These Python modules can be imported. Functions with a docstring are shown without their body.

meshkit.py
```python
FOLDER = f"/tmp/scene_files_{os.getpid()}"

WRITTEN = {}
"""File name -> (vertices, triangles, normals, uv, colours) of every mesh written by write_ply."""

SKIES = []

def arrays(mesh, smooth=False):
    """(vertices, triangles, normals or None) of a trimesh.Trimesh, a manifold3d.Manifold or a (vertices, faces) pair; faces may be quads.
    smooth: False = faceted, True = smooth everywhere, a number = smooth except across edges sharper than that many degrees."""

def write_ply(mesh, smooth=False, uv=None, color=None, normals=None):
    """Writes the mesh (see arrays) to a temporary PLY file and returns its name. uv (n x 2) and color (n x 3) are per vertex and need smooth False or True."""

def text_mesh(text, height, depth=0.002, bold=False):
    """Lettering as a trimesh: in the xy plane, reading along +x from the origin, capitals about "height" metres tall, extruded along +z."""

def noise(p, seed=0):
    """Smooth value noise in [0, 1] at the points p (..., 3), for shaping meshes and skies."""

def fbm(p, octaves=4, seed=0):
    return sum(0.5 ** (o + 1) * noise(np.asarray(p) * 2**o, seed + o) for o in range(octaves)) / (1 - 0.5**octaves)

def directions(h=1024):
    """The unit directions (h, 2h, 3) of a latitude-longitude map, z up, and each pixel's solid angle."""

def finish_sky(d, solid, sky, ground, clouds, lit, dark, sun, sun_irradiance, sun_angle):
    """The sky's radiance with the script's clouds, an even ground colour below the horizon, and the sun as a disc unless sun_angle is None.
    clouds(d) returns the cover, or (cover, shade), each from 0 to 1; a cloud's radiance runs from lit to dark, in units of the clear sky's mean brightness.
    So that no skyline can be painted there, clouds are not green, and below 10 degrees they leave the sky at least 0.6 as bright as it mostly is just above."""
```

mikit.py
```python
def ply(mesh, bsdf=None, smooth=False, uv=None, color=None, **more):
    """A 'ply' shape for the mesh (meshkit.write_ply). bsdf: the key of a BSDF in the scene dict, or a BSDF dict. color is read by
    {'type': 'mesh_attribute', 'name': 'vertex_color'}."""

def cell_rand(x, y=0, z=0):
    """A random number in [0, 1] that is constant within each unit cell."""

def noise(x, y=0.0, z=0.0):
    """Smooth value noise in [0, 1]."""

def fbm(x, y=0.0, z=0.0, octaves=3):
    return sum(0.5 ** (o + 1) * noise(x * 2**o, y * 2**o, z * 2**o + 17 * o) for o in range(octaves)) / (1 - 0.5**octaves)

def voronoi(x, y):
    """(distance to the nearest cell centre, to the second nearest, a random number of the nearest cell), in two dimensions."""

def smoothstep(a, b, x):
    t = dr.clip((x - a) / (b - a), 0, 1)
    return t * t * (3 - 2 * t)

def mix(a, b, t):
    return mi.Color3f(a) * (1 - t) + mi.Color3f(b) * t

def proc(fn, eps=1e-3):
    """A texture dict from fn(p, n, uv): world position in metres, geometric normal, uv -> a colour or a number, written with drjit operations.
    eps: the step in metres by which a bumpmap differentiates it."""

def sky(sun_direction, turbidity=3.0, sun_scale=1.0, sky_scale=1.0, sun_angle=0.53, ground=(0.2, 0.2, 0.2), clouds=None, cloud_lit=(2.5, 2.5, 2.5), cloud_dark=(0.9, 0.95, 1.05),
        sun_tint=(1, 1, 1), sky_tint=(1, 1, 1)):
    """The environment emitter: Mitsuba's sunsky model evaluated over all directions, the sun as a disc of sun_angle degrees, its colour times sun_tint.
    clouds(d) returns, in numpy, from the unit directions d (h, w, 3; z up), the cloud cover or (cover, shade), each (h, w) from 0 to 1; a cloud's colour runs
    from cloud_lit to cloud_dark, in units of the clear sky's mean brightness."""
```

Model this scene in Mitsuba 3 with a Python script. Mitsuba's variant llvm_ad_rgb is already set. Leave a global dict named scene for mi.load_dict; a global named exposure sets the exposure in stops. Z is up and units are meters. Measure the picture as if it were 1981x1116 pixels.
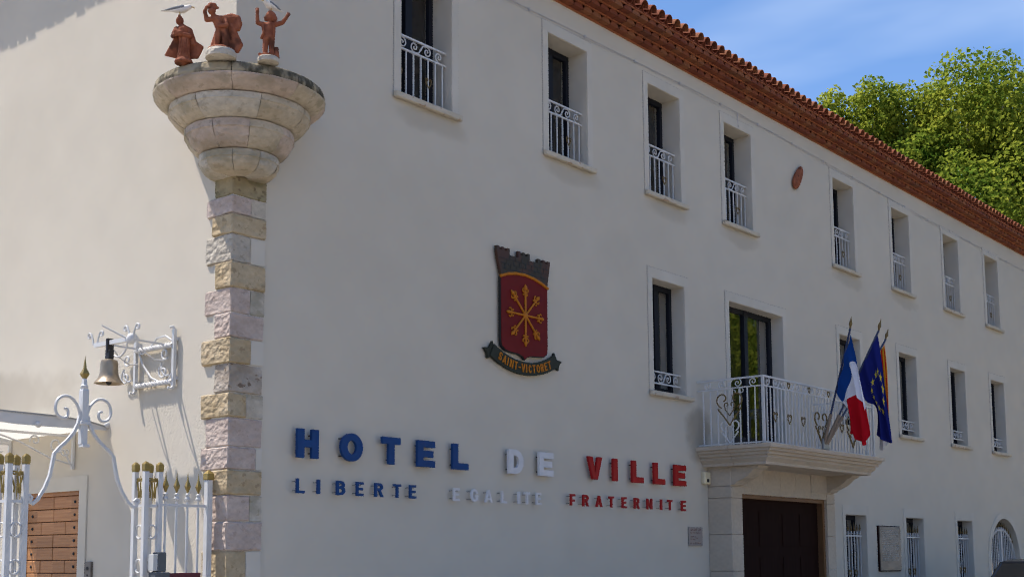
import math, random
import numpy as np, trimesh, manifold3d as m3
import drjit as dr
import mitsuba as mi
import mikit, meshkit
from mikit import proc, noise, fbm, voronoi, cell_rand, smoothstep, mix
from shapely.geometry import Polygon, box as sbox, Point
from shapely.ops import unary_union
from shapely import affinity

T = mi.ScalarTransform4f
# ------------------------------------------------------------------ camera, sky, exposure
RIGHT = np.array([0.6390296, -0.7691536, -0.0066353])
DOWN = np.array([0.0822116, 0.0768752, -0.9936455])
FWD = np.array([0.7647761, 0.6344234, 0.1123588])
EYE = np.array([-8.8503, -11.3458, 1.62])
cam = np.eye(4)
cam[:3, 0], cam[:3, 1], cam[:3, 2], cam[:3, 3] = -RIGHT, -DOWN, FWD, EYE
SUN = (-0.298, 0.42, 1.0)


def wisps(d):
    q = np.stack([d[..., 0] * 3.0 + d[..., 1] * 1.2, d[..., 1] * 3.0 - d[..., 0] * 1.2, d[..., 2] * 11.0 - d[..., 0] * 2.0], -1)
    n = meshkit.fbm(q * 1.6 + 3.1, 5, seed=4)
    return np.clip((n - 0.40) * 2.4, 0, 1) * 0.36


scene = {
    "type": "scene",
    "camera": {"type": "perspective", "fov_axis": "x", "fov": math.degrees(2 * math.atan(1981 / 2 / 2462.63)),
               "principal_point_offset_x": (990.5 - 979.86) / 1981, "principal_point_offset_y": (558 - 806.09) / 1116,
               "near_clip": 0.1, "far_clip": 3000.0, "to_world": T(cam)},
    "daylight": mikit.sky(SUN, turbidity=3, sun_scale=1.15, clouds=wisps, cloud_lit=(1.75, 2.05, 2.55), cloud_dark=(1.3, 1.4, 1.6),
                          sun_tint=(0.91, 0.985, 1.12), sky_tint=(0.94, 1.03, 1.17)),
}
exposure = 2.18
labels = {}

# ------------------------------------------------------------------ helpers
rng = np.random.default_rng(7)
used = {}


def key(name):
    """the next free key of that name"""
    n = used.get(name, 0)
    used[name] = n + 1
    return name if n == 0 else f"{name}_{n:03d}"


def thing(name, label, cat, group=None, kind=None):
    k = key(name)
    labels[k] = {"label": label, "category": cat}
    if group: labels[k]["group"] = group
    if kind: labels[k]["kind"] = kind
    return k


def put(parent, name, mesh, mat, smooth=False, label=None, **kw):
    k = key(f"{parent}__{name}" if parent else name)
    scene[k] = mikit.ply(mesh, mat, smooth=smooth, **kw)
    if label: labels[k] = {"label": label}
    return k


def copy_of(parent, name, shape, to, mat=None):
    k = key(f"{parent}__{name}")
    scene[k] = {**shape, "to_world": to}
    if mat: scene[k]["bsdf"] = {"type": "ref", "id": mat}
    return k


def box(x0, x1, y0, y1, z0, z1, c=0.0):
    """a box, its edges chamfered by c"""
    if c <= 0:
        b = trimesh.creation.box(extents=(x1 - x0, y1 - y0, z1 - z0))
        b.apply_translation(((x0 + x1) / 2, (y0 + y1) / 2, (z0 + z1) / 2))
        return b
    p = []
    for i in range(3):
        a = [(x0, x1), (y0, y1), (z0, z1)]
        a = [(u + c, v - c) if j != i else (u, v) for j, (u, v) in enumerate(a)]
        p += [(x, y, z) for x in a[0] for y in a[1] for z in a[2]]
    return trimesh.convex.convex_hull(np.array(p))


def cat(ms):
    ms = [m for m in ms if m is not None]
    return trimesh.util.concatenate(ms) if len(ms) > 1 else ms[0]


def tube(pts, r, n=6, flat=1.0):
    """a bar along the polyline pts; r a number or one per point"""
    p = np.asarray(pts, float)
    r = np.broadcast_to(np.asarray(r, float), (len(p),))
    t = np.gradient(p, axis=0)
    t /= np.linalg.norm(t, axis=1, keepdims=True) + 1e-12
    a = np.array([0, 0, 1.0]) if abs(t[0, 2]) < 0.9 else np.array([1.0, 0, 0])
    u = np.cross(t[0], a); u /= np.linalg.norm(u)
    us = []
    for k in range(len(p)):
        u = u - t[k] * (u @ t[k]); u /= np.linalg.norm(u); us.append(u)
    us = np.array(us); vs = np.cross(t, us)
    ang = (np.arange(n) + 0.5) * 2 * np.pi / n
    v = p[:, None] + r[:, None, None] * (np.cos(ang)[None, :, None] * us[:, None] + flat * np.sin(ang)[None, :, None] * vs[:, None])
    v = v.reshape(-1, 3)
    f = []
    for i in range(len(p) - 1):
        for j in range(n):
            a0, a1, b0, b1 = i * n + j, i * n + (j + 1) % n, (i + 1) * n + j, (i + 1) * n + (j + 1) % n
            f += [(a0, a1, b1), (a0, b1, b0)]
    c0, c1 = len(v), len(v) + 1
    v = np.vstack([v, p[0], p[-1]])
    for j in range(n):
        f.append((c0, (j + 1) % n, j)); f.append((c1, (len(p) - 1) * n + j, (len(p) - 1) * n + (j + 1) % n))
    return trimesh.Trimesh(v, f, process=False)


def bar(a, b, w, sq=True):
    return tube([a, b], w / 2 * (1.414 if sq else 1), 4 if sq else 8)


def spiral(c, r0, r1, a0, a1, n=22):
    """2-D points turning about c from radius r0 at angle a0 to r1 at a1 (degrees)"""
    t = np.linspace(0, 1, n)
    a = np.radians(a0 + (a1 - a0) * t)
    r = r0 + (r1 - r0) * t
    return np.stack([c[0] + r * np.cos(a), c[1] + r * np.sin(a)], -1)


def on(pts, o, u, v=(0, 0, 1)):
    """2-D points laid out in the plane at o with axes u and v"""
    pts = np.asarray(pts, float)
    return np.asarray(o, float) + pts[:, :1] * np.asarray(u, float) + pts[:, 1:] * np.asarray(v, float)


def lathe(prof, c=(0, 0, 0), n=20, axis=None):
    """a surface of revolution from (radius, height) points"""
    prof = np.array(prof, float)
    a = np.linspace(0, 2 * np.pi, n, endpoint=False)
    v = np.stack([prof[:, None, 0] * np.cos(a), prof[:, None, 0] * np.sin(a), np.repeat(prof[:, None, 1], n, 1)], -1).reshape(-1, 3)
    f = []
    for i in range(len(prof) - 1):
        for j in range(n):
            a0, a1, b0, b1 = i * n + j, i * n + (j + 1) % n, (i + 1) * n + j, (i + 1) * n + (j + 1) % n
            f += [(a0, a1, b1), (a0, b1, b0)]
    m = trimesh.Trimesh(v + np.asarray(c, float), f, process=False)
    return m


def prism(poly, depth):
    """a 2-D polygon extruded along +z; several polygons are joined"""
    gs = getattr(poly, "geoms", [poly])
    return cat([trimesh.creation.extrude_polygon(g, depth, engine="earcut") for g in gs])


def frontal(poly, y0, y1):
    """a polygon in (x, z) standing between y0 and y1 (y0 < y1)"""
    m = prism(poly, y1 - y0)
    v = m.vertices
    m.vertices = np.stack([v[:, 0], y1 - v[:, 2], v[:, 1]], -1)
    return m


def sideways(poly, x0, x1):
    """a polygon in (y, z) standing between x0 and x1"""
    m = prism(poly, x1 - x0)
    v = m.vertices
    m.vertices = np.stack([x0 + v[:, 2], v[:, 0], v[:, 1]], -1)
    return m


def flesh(bones, edge=0.012, smooth=6):
    """one continuous body: the hull of the two end spheres of each bone (a, ra, b, rb, ...), united, refined and smoothed"""
    parts = []
    for b in bones:
        hs = []
        for k in range(0, len(b), 2):
            hs.append(m3.Manifold.sphere(b[k + 1], 14).translate(tuple(map(float, b[k]))))
        parts.append(m3.Manifold.batch_hull(hs))
    m = m3.Manifold.batch_boolean(parts, m3.OpType.Add).refine_to_length(edge)
    mm = m.to_mesh()
    t = trimesh.Trimesh(mm.vert_properties[:, :3], mm.tri_verts, process=True)
    v0 = t.vertices.copy()
    trimesh.smoothing.filter_taubin(t, iterations=smooth)
    d = t.vertices - v0; L = np.linalg.norm(d, axis=1, keepdims=True)
    bad = ~np.isfinite(L) | (L > 1.2 * edge)
    t.vertices = np.where(bad, v0, t.vertices)
    return t


# ------------------------------------------------------------------ materials
def rgb(*c): return {"type": "rgb", "value": list(c)}


def material(name, base, rough=0.7, metallic=0.0, spec=0.4, bump=None, eps=2e-3, **kw):
    b = {"type": "principled", "base_color": base if isinstance(base, dict) else (proc(base) if callable(base) else rgb(*base)),
         "roughness": rough, "metallic": metallic, "specular": spec, **kw}
    if bump is not None:
        fn, scale = bump
        b = {"type": "bumpmap", "tex": proc(fn, eps=eps), "scale": scale, "bsdf": b}
    scene[name] = {"type": "twosided", "bsdf": b}


def plaster_fn(p, n, uv):
    a = fbm(p.x * 0.35 + p.y * 0.35, p.y * 0.3 - p.x * 0.1, p.z * 0.3, 3)
    b = fbm(p.x * 1.9, p.y * 1.9, p.z * 1.7, 5)
    c = mix((0.486, 0.446, 0.376), (0.514, 0.478, 0.412), a)
    c = c * (0.955 + 0.09 * b)
    def patch(x, y, z, rx, ry, rz, k):
        e = dr.square((p.x - x) / rx) + dr.square((p.y - y) / ry) + dr.square((p.z - z) / rz)
        return k * smoothstep(1.0, 0.1, e + (fbm(p.x * 3 + 7, p.y * 3, p.z * 3, 4) - 0.5) * 1.1)
    dirt = patch(10.0, 0.0, 3.75, 0.55, 0.4, 0.55, 0.55) + patch(0.0, 4.6, 3.85, 0.4, 2.0, 0.42, 0.30)
    for x in (2.69, 5.856, 8.584, 11.103, 15.6, 18.62):
        dirt += patch(x + 0.6, 0.0, 7.50, 0.85, 0.3, 0.22, 0.22)
    return mix(c, (0.21, 0.17, 0.115), dr.clip(dirt, 0, 1))


def grain(p, n, uv): return fbm(p.x * 55, p.y * 55, p.z * 55, 3)


material("plaster", plaster_fn, 0.9, spec=0.15, bump=(grain, 0.006), eps=4e-3)


def trim_fn(p, n, uv):
    b = fbm(p.x * 3.1 + 5, p.y * 3.1, p.z * 2.1, 4)
    return mix((0.46, 0.43, 0.37), (0.53, 0.50, 0.445), b)


material("trim_stone", trim_fn, 0.85, spec=0.2, bump=(grain, 0.003), eps=4e-3)


def sill_fn(p, n, uv):
    b = fbm(p.x * 6, p.y * 9, p.z * 9, 4)
    spots = smoothstep(0.66, 0.74, fbm(p.x * 13, p.y * 13 + 3, p.z * 13, 3))
    c = mix((0.40, 0.35, 0.27), (0.52, 0.475, 0.39), b)
    return mix(c, (0.30, 0.17, 0.10), spots * 0.65)


material("sill_stone", sill_fn, 0.85, spec=0.2, bump=(grain, 0.006), eps=4e-3)


def stone(name, c0, c1, dark, pits=0.3, lich=0.0):
    def fn(p, n, uv):
        a = fbm(p.x * 4.5, p.y * 4.5, p.z * 4.5, 4)
        b = fbm(p.x * 26, p.y * 26, p.z * 26, 3)
        hole = smoothstep(0.60, 0.72, fbm(p.x * 17 + 4, p.y * 17, p.z * 17, 3)) * pits
        c = mix(c0, c1, dr.clip(a * 1.6 - 0.3, 0, 1)) * (0.82 + 0.36 * b)
        c = mix(c, dark, hole)
        if lich:
            l = smoothstep(0.50, 0.68, fbm(p.x * 3.3 + 2, p.y * 3.3, p.z * 5.0, 4)) * lich
            c = mix(c, (0.10, 0.10, 0.055), l)
        return c
    material(name, fn, 0.92, spec=0.15, bump=(lambda p, n, uv: fbm(p.x * 24, p.y * 24, p.z * 24, 4), 0.032), eps=6e-3)


stone("stone_yellow", (0.330, 0.255, 0.155), (0.435, 0.360, 0.250), (0.170, 0.115, 0.060), 0.45)
stone("stone_pink", (0.355, 0.285, 0.250), (0.455, 0.385, 0.345), (0.24, 0.165, 0.135), 0.35)
stone("stone_white", (0.325, 0.292, 0.245), (0.410, 0.378, 0.328), (0.20, 0.17, 0.135), 0.5)
stone("stone_grey", (0.230, 0.190, 0.150), (0.440, 0.395, 0.345), (0.12, 0.080, 0.050), 0.8)
stone("stone_dark_yellow", (0.245, 0.197, 0.116), (0.354, 0.299, 0.197), (0.088, 0.068, 0.034), 0.6, 0.55)  # darker yellow with olive blotches, for the topmost corner stone
stone("corbel_cream", (0.345, 0.292, 0.215), (0.445, 0.388, 0.305), (0.19, 0.150, 0.095), 0.35, 0.34)
stone("corbel_pink", (0.350, 0.278, 0.225), (0.445, 0.372, 0.315), (0.19, 0.140, 0.100), 0.35, 0.30)
stone("corbel_pale", (0.375, 0.338, 0.278), (0.465, 0.425, 0.362), (0.20, 0.170, 0.120), 0.35, 0.34)


def weathered_fn(p, n, uv):
    a = fbm(p.x * 7, p.y * 7, p.z * 3.5, 4)
    b = fbm(p.x * 19, p.y * 19, p.z * 8, 3)
    return mix((0.31, 0.265, 0.19), (0.060, 0.056, 0.042), smoothstep(0.40, 0.66, a * 0.65 + b * 0.35))


material("corbel_weathered", weathered_fn, 0.95, spec=0.1, bump=(lambda p, n, uv: fbm(p.x * 25, p.y * 25, p.z * 25, 4), 0.02), eps=6e-3)


def portal_fn(p, n, uv):
    a = fbm(p.x * 1.6, p.y * 1.6, p.z * 1.6 + 3, 4)
    b = fbm(p.x * 22, p.y * 22, p.z * 22, 3)
    return mix((0.381, 0.320, 0.245), (0.476, 0.415, 0.340), a) * (0.9 + 0.2 * b)


material("portal_stone", portal_fn, 0.85, spec=0.2, bump=(grain, 0.006), eps=4e-3)


def tile_mat(name, c0, c1):
    def fn(p, n, uv):
        a = fbm(p.x * 9, p.y * 9, p.z * 9, 3)
        b = smoothstep(0.55, 0.75, fbm(p.x * 3.3, p.y * 6 + 8, p.z * 14, 3))
        return mix(mix(c0, c1, a), (0.10, 0.05, 0.035), b * 0.5)
    material(name, fn, 0.85, spec=0.25)


tile_mat("terracotta_a", (0.172, 0.049, 0.024), (0.220, 0.072, 0.034))
tile_mat("terracotta_b", (0.139, 0.036, 0.020), (0.191, 0.056, 0.028))
tile_mat("terracotta_c", (0.196, 0.068, 0.030), (0.239, 0.093, 0.043))
tile_mat("terracotta_fillet", (0.278, 0.089, 0.044), (0.344, 0.124, 0.059))


def figure_fn(p, n, uv):
    a = fbm(p.x * 16, p.y * 16, p.z * 16, 4)
    b = smoothstep(0.56, 0.72, fbm(p.x * 8 + 3, p.y * 8, p.z * 5, 3))
    return mix(mix((0.150, 0.044, 0.022), (0.300, 0.105, 0.056), dr.clip(a * 1.6 - 0.3, 0, 1)), (0.050, 0.022, 0.014), b * 0.75)


material("figure_clay", figure_fn, 0.85, spec=0.2, bump=(lambda p, n, uv: fbm(p.x * 45, p.y * 45, p.z * 45, 3), 0.008), eps=4e-3)


def white_fn(p, n, uv):
    a = fbm(p.x * 6, p.y * 6, p.z * 6, 3)
    return mix((0.44, 0.445, 0.45), (0.56, 0.56, 0.56), a)


material("white_paint", white_fn, 0.42, spec=0.5)
material("gold_paint", lambda p, n, uv: mix((0.19, 0.130, 0.035), (0.32, 0.235, 0.075), fbm(p.x * 14, p.y * 14, p.z * 14, 3)), 0.4, metallic=0.35)
material("dull_gold", lambda p, n, uv: mix((0.095, 0.062, 0.022), (0.20, 0.135, 0.045), fbm(p.x * 14, p.y * 14, p.z * 14, 3)), 0.5, metallic=0.2)
material("frame_dark", (0.009, 0.011, 0.018), 0.5, spec=0.2)
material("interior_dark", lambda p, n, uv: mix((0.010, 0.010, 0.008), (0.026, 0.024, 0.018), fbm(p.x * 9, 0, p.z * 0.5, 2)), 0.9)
material("joint_grey", (0.33, 0.31, 0.28), 0.95)
material("pin_grey", (0.10, 0.10, 0.11), 0.5)
material("steel", (0.30, 0.31, 0.32), 0.4, metallic=0.8)
scene["window_glass"] = {"type": "thindielectric", "int_ior": 1.5}


def wood_fn(p, n, uv):
    r = cell_rand(dr.floor(p.z * 6.1), dr.floor(p.y * 2.5), 3)
    g = fbm(p.y * 3 + r * 7, p.x * 20, p.z * 60 + r * 11, 4)
    return mix((0.270, 0.112, 0.041), (0.420, 0.210, 0.090), g) * (0.85 + 0.3 * r)


material("door_wood", wood_fn, 0.55, spec=0.4)
material("dark_wood", lambda p, n, uv: mix((0.010, 0.0040, 0.0032), (0.020, 0.0075, 0.0055), fbm(p.x * 30, p.y * 30, p.z * 2, 3)), 0.8, spec=0.08)
material("lining_wood", lambda p, n, uv: mix((0.10, 0.045, 0.018), (0.165, 0.080, 0.032), fbm(p.x * 4, p.y * 30, p.z * 3, 3)), 0.55)
material("shade_and_joint_dark", (0.085, 0.046, 0.034), 0.95)  # dark colour painting the shade in cornice hollows; also the dark plank joints
material("black_iron", (0.02, 0.02, 0.022), 0.5, metallic=0.3)


def paint(name, c, rough=0.5):
    material(name, lambda p, n, uv: mi.Color3f(*c) * (0.86 + 0.28 * fbm(p.x * 7, p.y * 7, p.z * 7, 3)), rough, spec=0.25)


paint("letter_blue", (0.003, 0.040, 0.155))
paint("letter_white", (0.53, 0.53, 0.55))
paint("letter_red", (0.290, 0.006, 0.008))
paint("crest_red", (0.118, 0.0055, 0.006), 0.7)
paint("crest_gold", (0.40, 0.135, 0.005), 0.5)
paint("ribbon_green", (0.020, 0.024, 0.017), 0.6)
material("crown_stone", lambda p, n, uv: mix((0.030, 0.024, 0.015), (0.055, 0.024, 0.015), smoothstep(0.4, 0.6, fbm(p.x * 6, 0, p.z * 3, 3))), 0.6)
material("bronze", lambda p, n, uv: mix((0.22, 0.165, 0.11), (0.42, 0.34, 0.245), fbm(p.x * 11, p.y * 11, p.z * 8, 3)), 0.36, metallic=0.6)
material("burgundy", (0.085, 0.010, 0.022), 0.5)
material("box_grey", (0.075, 0.085, 0.095), 0.5)
material("light_grey", (0.42, 0.43, 0.43), 0.5)
material("cable_grey", (0.40, 0.40, 0.41), 0.6)
material("gull_white", lambda p, n, uv: mix((0.50, 0.48, 0.44), (0.72, 0.70, 0.66), fbm(p.x * 20, p.y * 20, p.z * 20, 3)), 0.8)
material("gull_grey", (0.16, 0.17, 0.19), 0.8)
material("beak_yellow", (0.45, 0.28, 0.08), 0.6)
material("alarm_cream", (0.62, 0.55, 0.38), 0.5)
material("asphalt", lambda p, n, uv: mix((0.085, 0.083, 0.080), (0.125, 0.120, 0.113), fbm(p.x * 3, p.y * 3, 0, 4)), 0.92, bump=(lambda p, n, uv: fbm(p.x * 40, p.y * 40, 0, 3), 0.01))
material("paving", lambda p, n, uv: mix((0.215, 0.192, 0.158), (0.280, 0.254, 0.213), fbm(p.x * 2, p.y * 2, 0, 4)), 0.9)
material("earth", lambda p, n, uv: mix((0.32, 0.26, 0.17), (0.44, 0.36, 0.25), fbm(p.x * 0.5, p.y * 0.5, 0, 4)), 0.95)
material("bark", lambda p, n, uv: mix((0.16, 0.14, 0.10), (0.36, 0.33, 0.26), smoothstep(0.4, 0.6, fbm(p.x * 3, p.y * 3, p.z * 1.2, 4))), 0.9)
material("car_paint", (0.018, 0.019, 0.022), 0.3, spec=0.6, clearcoat=1.0, clearcoat_gloss=0.95)
material("car_glass", (0.012, 0.014, 0.016), 0.06, spec=0.7)
material("rubber", (0.02, 0.02, 0.02), 0.85)
material("wheel_metal", (0.45, 0.45, 0.46), 0.35, metallic=0.8)
material("lamp_red", (0.35, 0.01, 0.01), 0.2)
material("lamp_clear", (0.6, 0.6, 0.62), 0.12, spec=0.7)
material("aluminium", lambda p, n, uv: mix((0.20, 0.17, 0.15), (0.40, 0.345, 0.30), smoothstep(.3, .7, fbm(p.x * 2.2, 0, p.z * 5.5, 4))) * 0.34, 0.35, metallic=0.2)
material("plaque_ground", (0.27, 0.235, 0.215), 0.35)
material("plaque_text", (0.13, 0.05, 0.045), 0.6)
material("pole_wood", lambda p, n, uv: mix((0.16, 0.12, 0.09), (0.26, 0.21, 0.17), fbm(p.x * 20, p.y * 20, p.z * 5, 3)), 0.6)
material("pole_blue", (0.018, 0.035, 0.10), 0.45)
scene["canopy_sheet"] = {"type": "principledthin", "base_color": rgb(0.82, 0.83, 0.82), "roughness": 0.35, "diff_trans": 0.8, "spec_trans": 0.0}


def star_shape(x, y, r):
    """1 inside a five-pointed star of radius r about 0"""
    a = dr.atan2(x, y)
    rr = dr.sqrt(x * x + y * y)
    k = 2 * math.pi / 5
    a = dr.abs(a - k * dr.floor(a / k + 0.5))
    # edge from tip (r, 0) to inner vertex (0.4 r, 36 deg)
    px, py = rr * dr.cos(a), rr * dr.sin(a)
    ix, iy = 0.40 * r * math.cos(math.pi / 5), 0.40 * r * math.sin(math.pi / 5)
    return dr.select((r - px) * iy - (r - ix) * py > 0, 1.0, 0.0)


def tricolour(p, n, uv):
    c = mix((0.012, 0.06, 0.27), (0.72, 0.72, 0.80), dr.select(uv.x > 0.335, 1.0, 0.0))
    return mix(c, (0.48, 0.010, 0.018), dr.select(uv.x > 0.667, 1.0, 0.0))


def stars(p, n, uv):
    s = mi.Float(0)
    for k in range(12):
        a = k * math.pi / 6
        s = dr.maximum(s, star_shape((uv.x - (0.50 + 0.17 * math.sin(a))) * 1.5, (0.42 - 0.28 * math.cos(a)) - uv.y, 0.066))
    return mix((0.016, 0.022, 0.155), (0.62, 0.50, 0.06), s)


def stripes(p, n, uv):
    r = dr.select(dr.abs((uv.y * 4.5 - dr.floor(uv.y * 4.5)) - 0.5) < 0.25, 1.0, 0.0)
    c = mix((0.62, 0.33, 0.025), (0.45, 0.022, 0.014), r)
    return mix(c, (0.62, 0.60, 0.60), dr.select(uv.x > 0.82, 1.0, 0.0))


for nm, fn in (("flag_tricolour", tricolour), ("flag_stars", stars), ("flag_stripes", stripes)):
    scene[nm] = {"type": "principledthin", "base_color": proc(fn), "roughness": 0.75, "diff_trans": 0.5, "spec_trans": 0.0}


def leaf_mat(name, c0, c1):
    scene[name] = {"type": "principledthin", "base_color": proc(lambda p, n, uv: mix(c0, c1, dr.clip(noise(p.x * 0.55, p.y * 0.55, p.z * 0.55) * 0.75 + 0.6 * cell_rand(p.x * 4, p.y * 4, p.z * 4) - 0.2, 0, 1))),
                   "roughness": 0.5, "diff_trans": 1.15, "spec_trans": 0.0}


leaf_mat("leaf_green", (0.085, 0.165, 0.022), (0.420, 0.445, 0.062))
leaf_mat("leaf_deep", (0.075, 0.140, 0.020), (0.230, 0.280, 0.038))

# ------------------------------------------------------------------ ground
GROUND_Y = 400.0
k = put(None, "ground", box(-GROUND_Y, GROUND_Y, -GROUND_Y, GROUND_Y, -0.6, -0.13), "earth"); labels[k] = {"label": "open ground around the building reaching to the horizon", "category": "ground", "kind": "structure"}
k = put(None, "road", box(-60, 120, -20, -10.0, -0.126, -0.122), "asphalt"); labels[k] = {"label": "asphalt street in front of the building", "category": "road", "kind": "structure"}
k = put(None, "pavement", box(-60, 31.5, -10.0, 14, -0.125, 0.0, 0.01), "paving"); labels[k] = {"label": "pale paved forecourt along the foot of the facade", "category": "pavement", "kind": "structure"}

# ------------------------------------------------------------------ town hall
hall = thing("town_hall", "white plastered town hall with red tiled roof, stone corner and two tall facades", "building")
X_END, Y_END, EAVE = 31.0, 14.0, 10.16
UP = [2.690, 5.856, 8.584, 11.103, 15.597, 18.620, 21.749, 24.667]
MID = [8.610, 15.661, 18.721, 21.837, 24.703]
LOW = [15.648, 18.745, 21.856]
UT, UB, MT, MB, LT, LB = 9.588, 7.712, 6.258, 4.371, 2.523, 0.45
DOORX = (11.12, 13.17)
facade = sbox(0, 0, X_END, EAVE + 0.55)
holes = [sbox(x, UB, x + 1, UT) for x in UP] + [sbox(x, MB, x + 1, MT) for x in MID] + [sbox(x, LB, x + 1, LT) for x in LOW]
holes.append(sbox(DOORX[0], 3.56, DOORX[1], MT))
holes.append(sbox(10.70, 0.02, 13.80, 2.72))
ARC = (25.20, 1.13, 1.50)
arch_open = unary_union([sbox(ARC[0] - ARC[1], 0.1, ARC[0] + ARC[1], ARC[2]), Point(ARC[0], ARC[2]).buffer(ARC[1], 32)])
holes.append(arch_open)
put(hall, "facade_wall", frontal(facade.difference(unary_union(holes)), 0.0, 0.5), "plaster")
left = sbox(0.5, 0, Y_END, EAVE + 0.55).difference(sbox(2.925, -1, 4.30, 2.53))
put(hall, "side_wall", sideways(left, 0.0, 0.5), "plaster")
put(hall, "rear_wall", cat([box(0.0, X_END, Y_END, Y_END + 0.4, 0, EAVE + 0.55), box(X_END - 0.4, X_END - 0.002, 0.502, Y_END - 0.002, 0, EAVE + 0.55)]), "plaster")
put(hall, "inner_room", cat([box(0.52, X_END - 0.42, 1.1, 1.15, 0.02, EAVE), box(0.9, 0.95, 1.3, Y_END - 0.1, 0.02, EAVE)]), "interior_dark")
put(hall, "quoin_strip", cat([box(-0.014, 0.46, -0.014, -0.001, 0.0, 6.0), box(-0.014, -0.001, -0.0139, 0.30, 0.0, 5.98)]), "plaster")

# the roof: cover tiles one by one where they show
PITCH = 0.243


def cover_tile(r0=0.098, r1=0.082, length=0.46, th=0.013, n=9):
    """a half-round clay tile with its wide lip at y = 0, running back to +y"""
    a = np.linspace(0, np.pi, n)
    v = []
    for y, r in ((0, r0), (length, r1)):
        for q in (r, r - th):
            v += [(q * math.cos(t), y, q * math.sin(t) * 1.12) for t in a]
    f = []
    o0, i0, o1, i1 = 0, n, 2 * n, 3 * n
    for j in range(n - 1):
        f += [(o0 + j, o0 + j + 1, o1 + j + 1), (o0 + j, o1 + j + 1, o1 + j), (i0 + j, i1 + j, i1 + j + 1), (i0 + j, i1 + j + 1, i0 + j + 1)]
        f += [(o0 + j, i0 + j, i0 + j + 1), (o0 + j, i0 + j + 1, o0 + j + 1), (o1 + j, o1 + j + 1, i1 + j + 1), (o1 + j, i1 + j + 1, i1 + j)]
    for j in (0, n - 1):
        f += [(o0 + j, o1 + j, i1 + j), (o0 + j, i1 + j, i0 + j)]
    return trimesh.Trimesh(v, f, process=False)


SLOPE = math.radians(17)
ROOF_Z, LIP = 10.515, -0.50
roof_mats = ["terracotta_a", "terracotta_b", "terracotta_c"]
ct = cover_tile()
ct_shape = mikit.ply(ct, "terracotta_a", smooth=40)
xs = np.arange(-0.45, X_END, PITCH)
r1 = random.Random(3)


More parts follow.
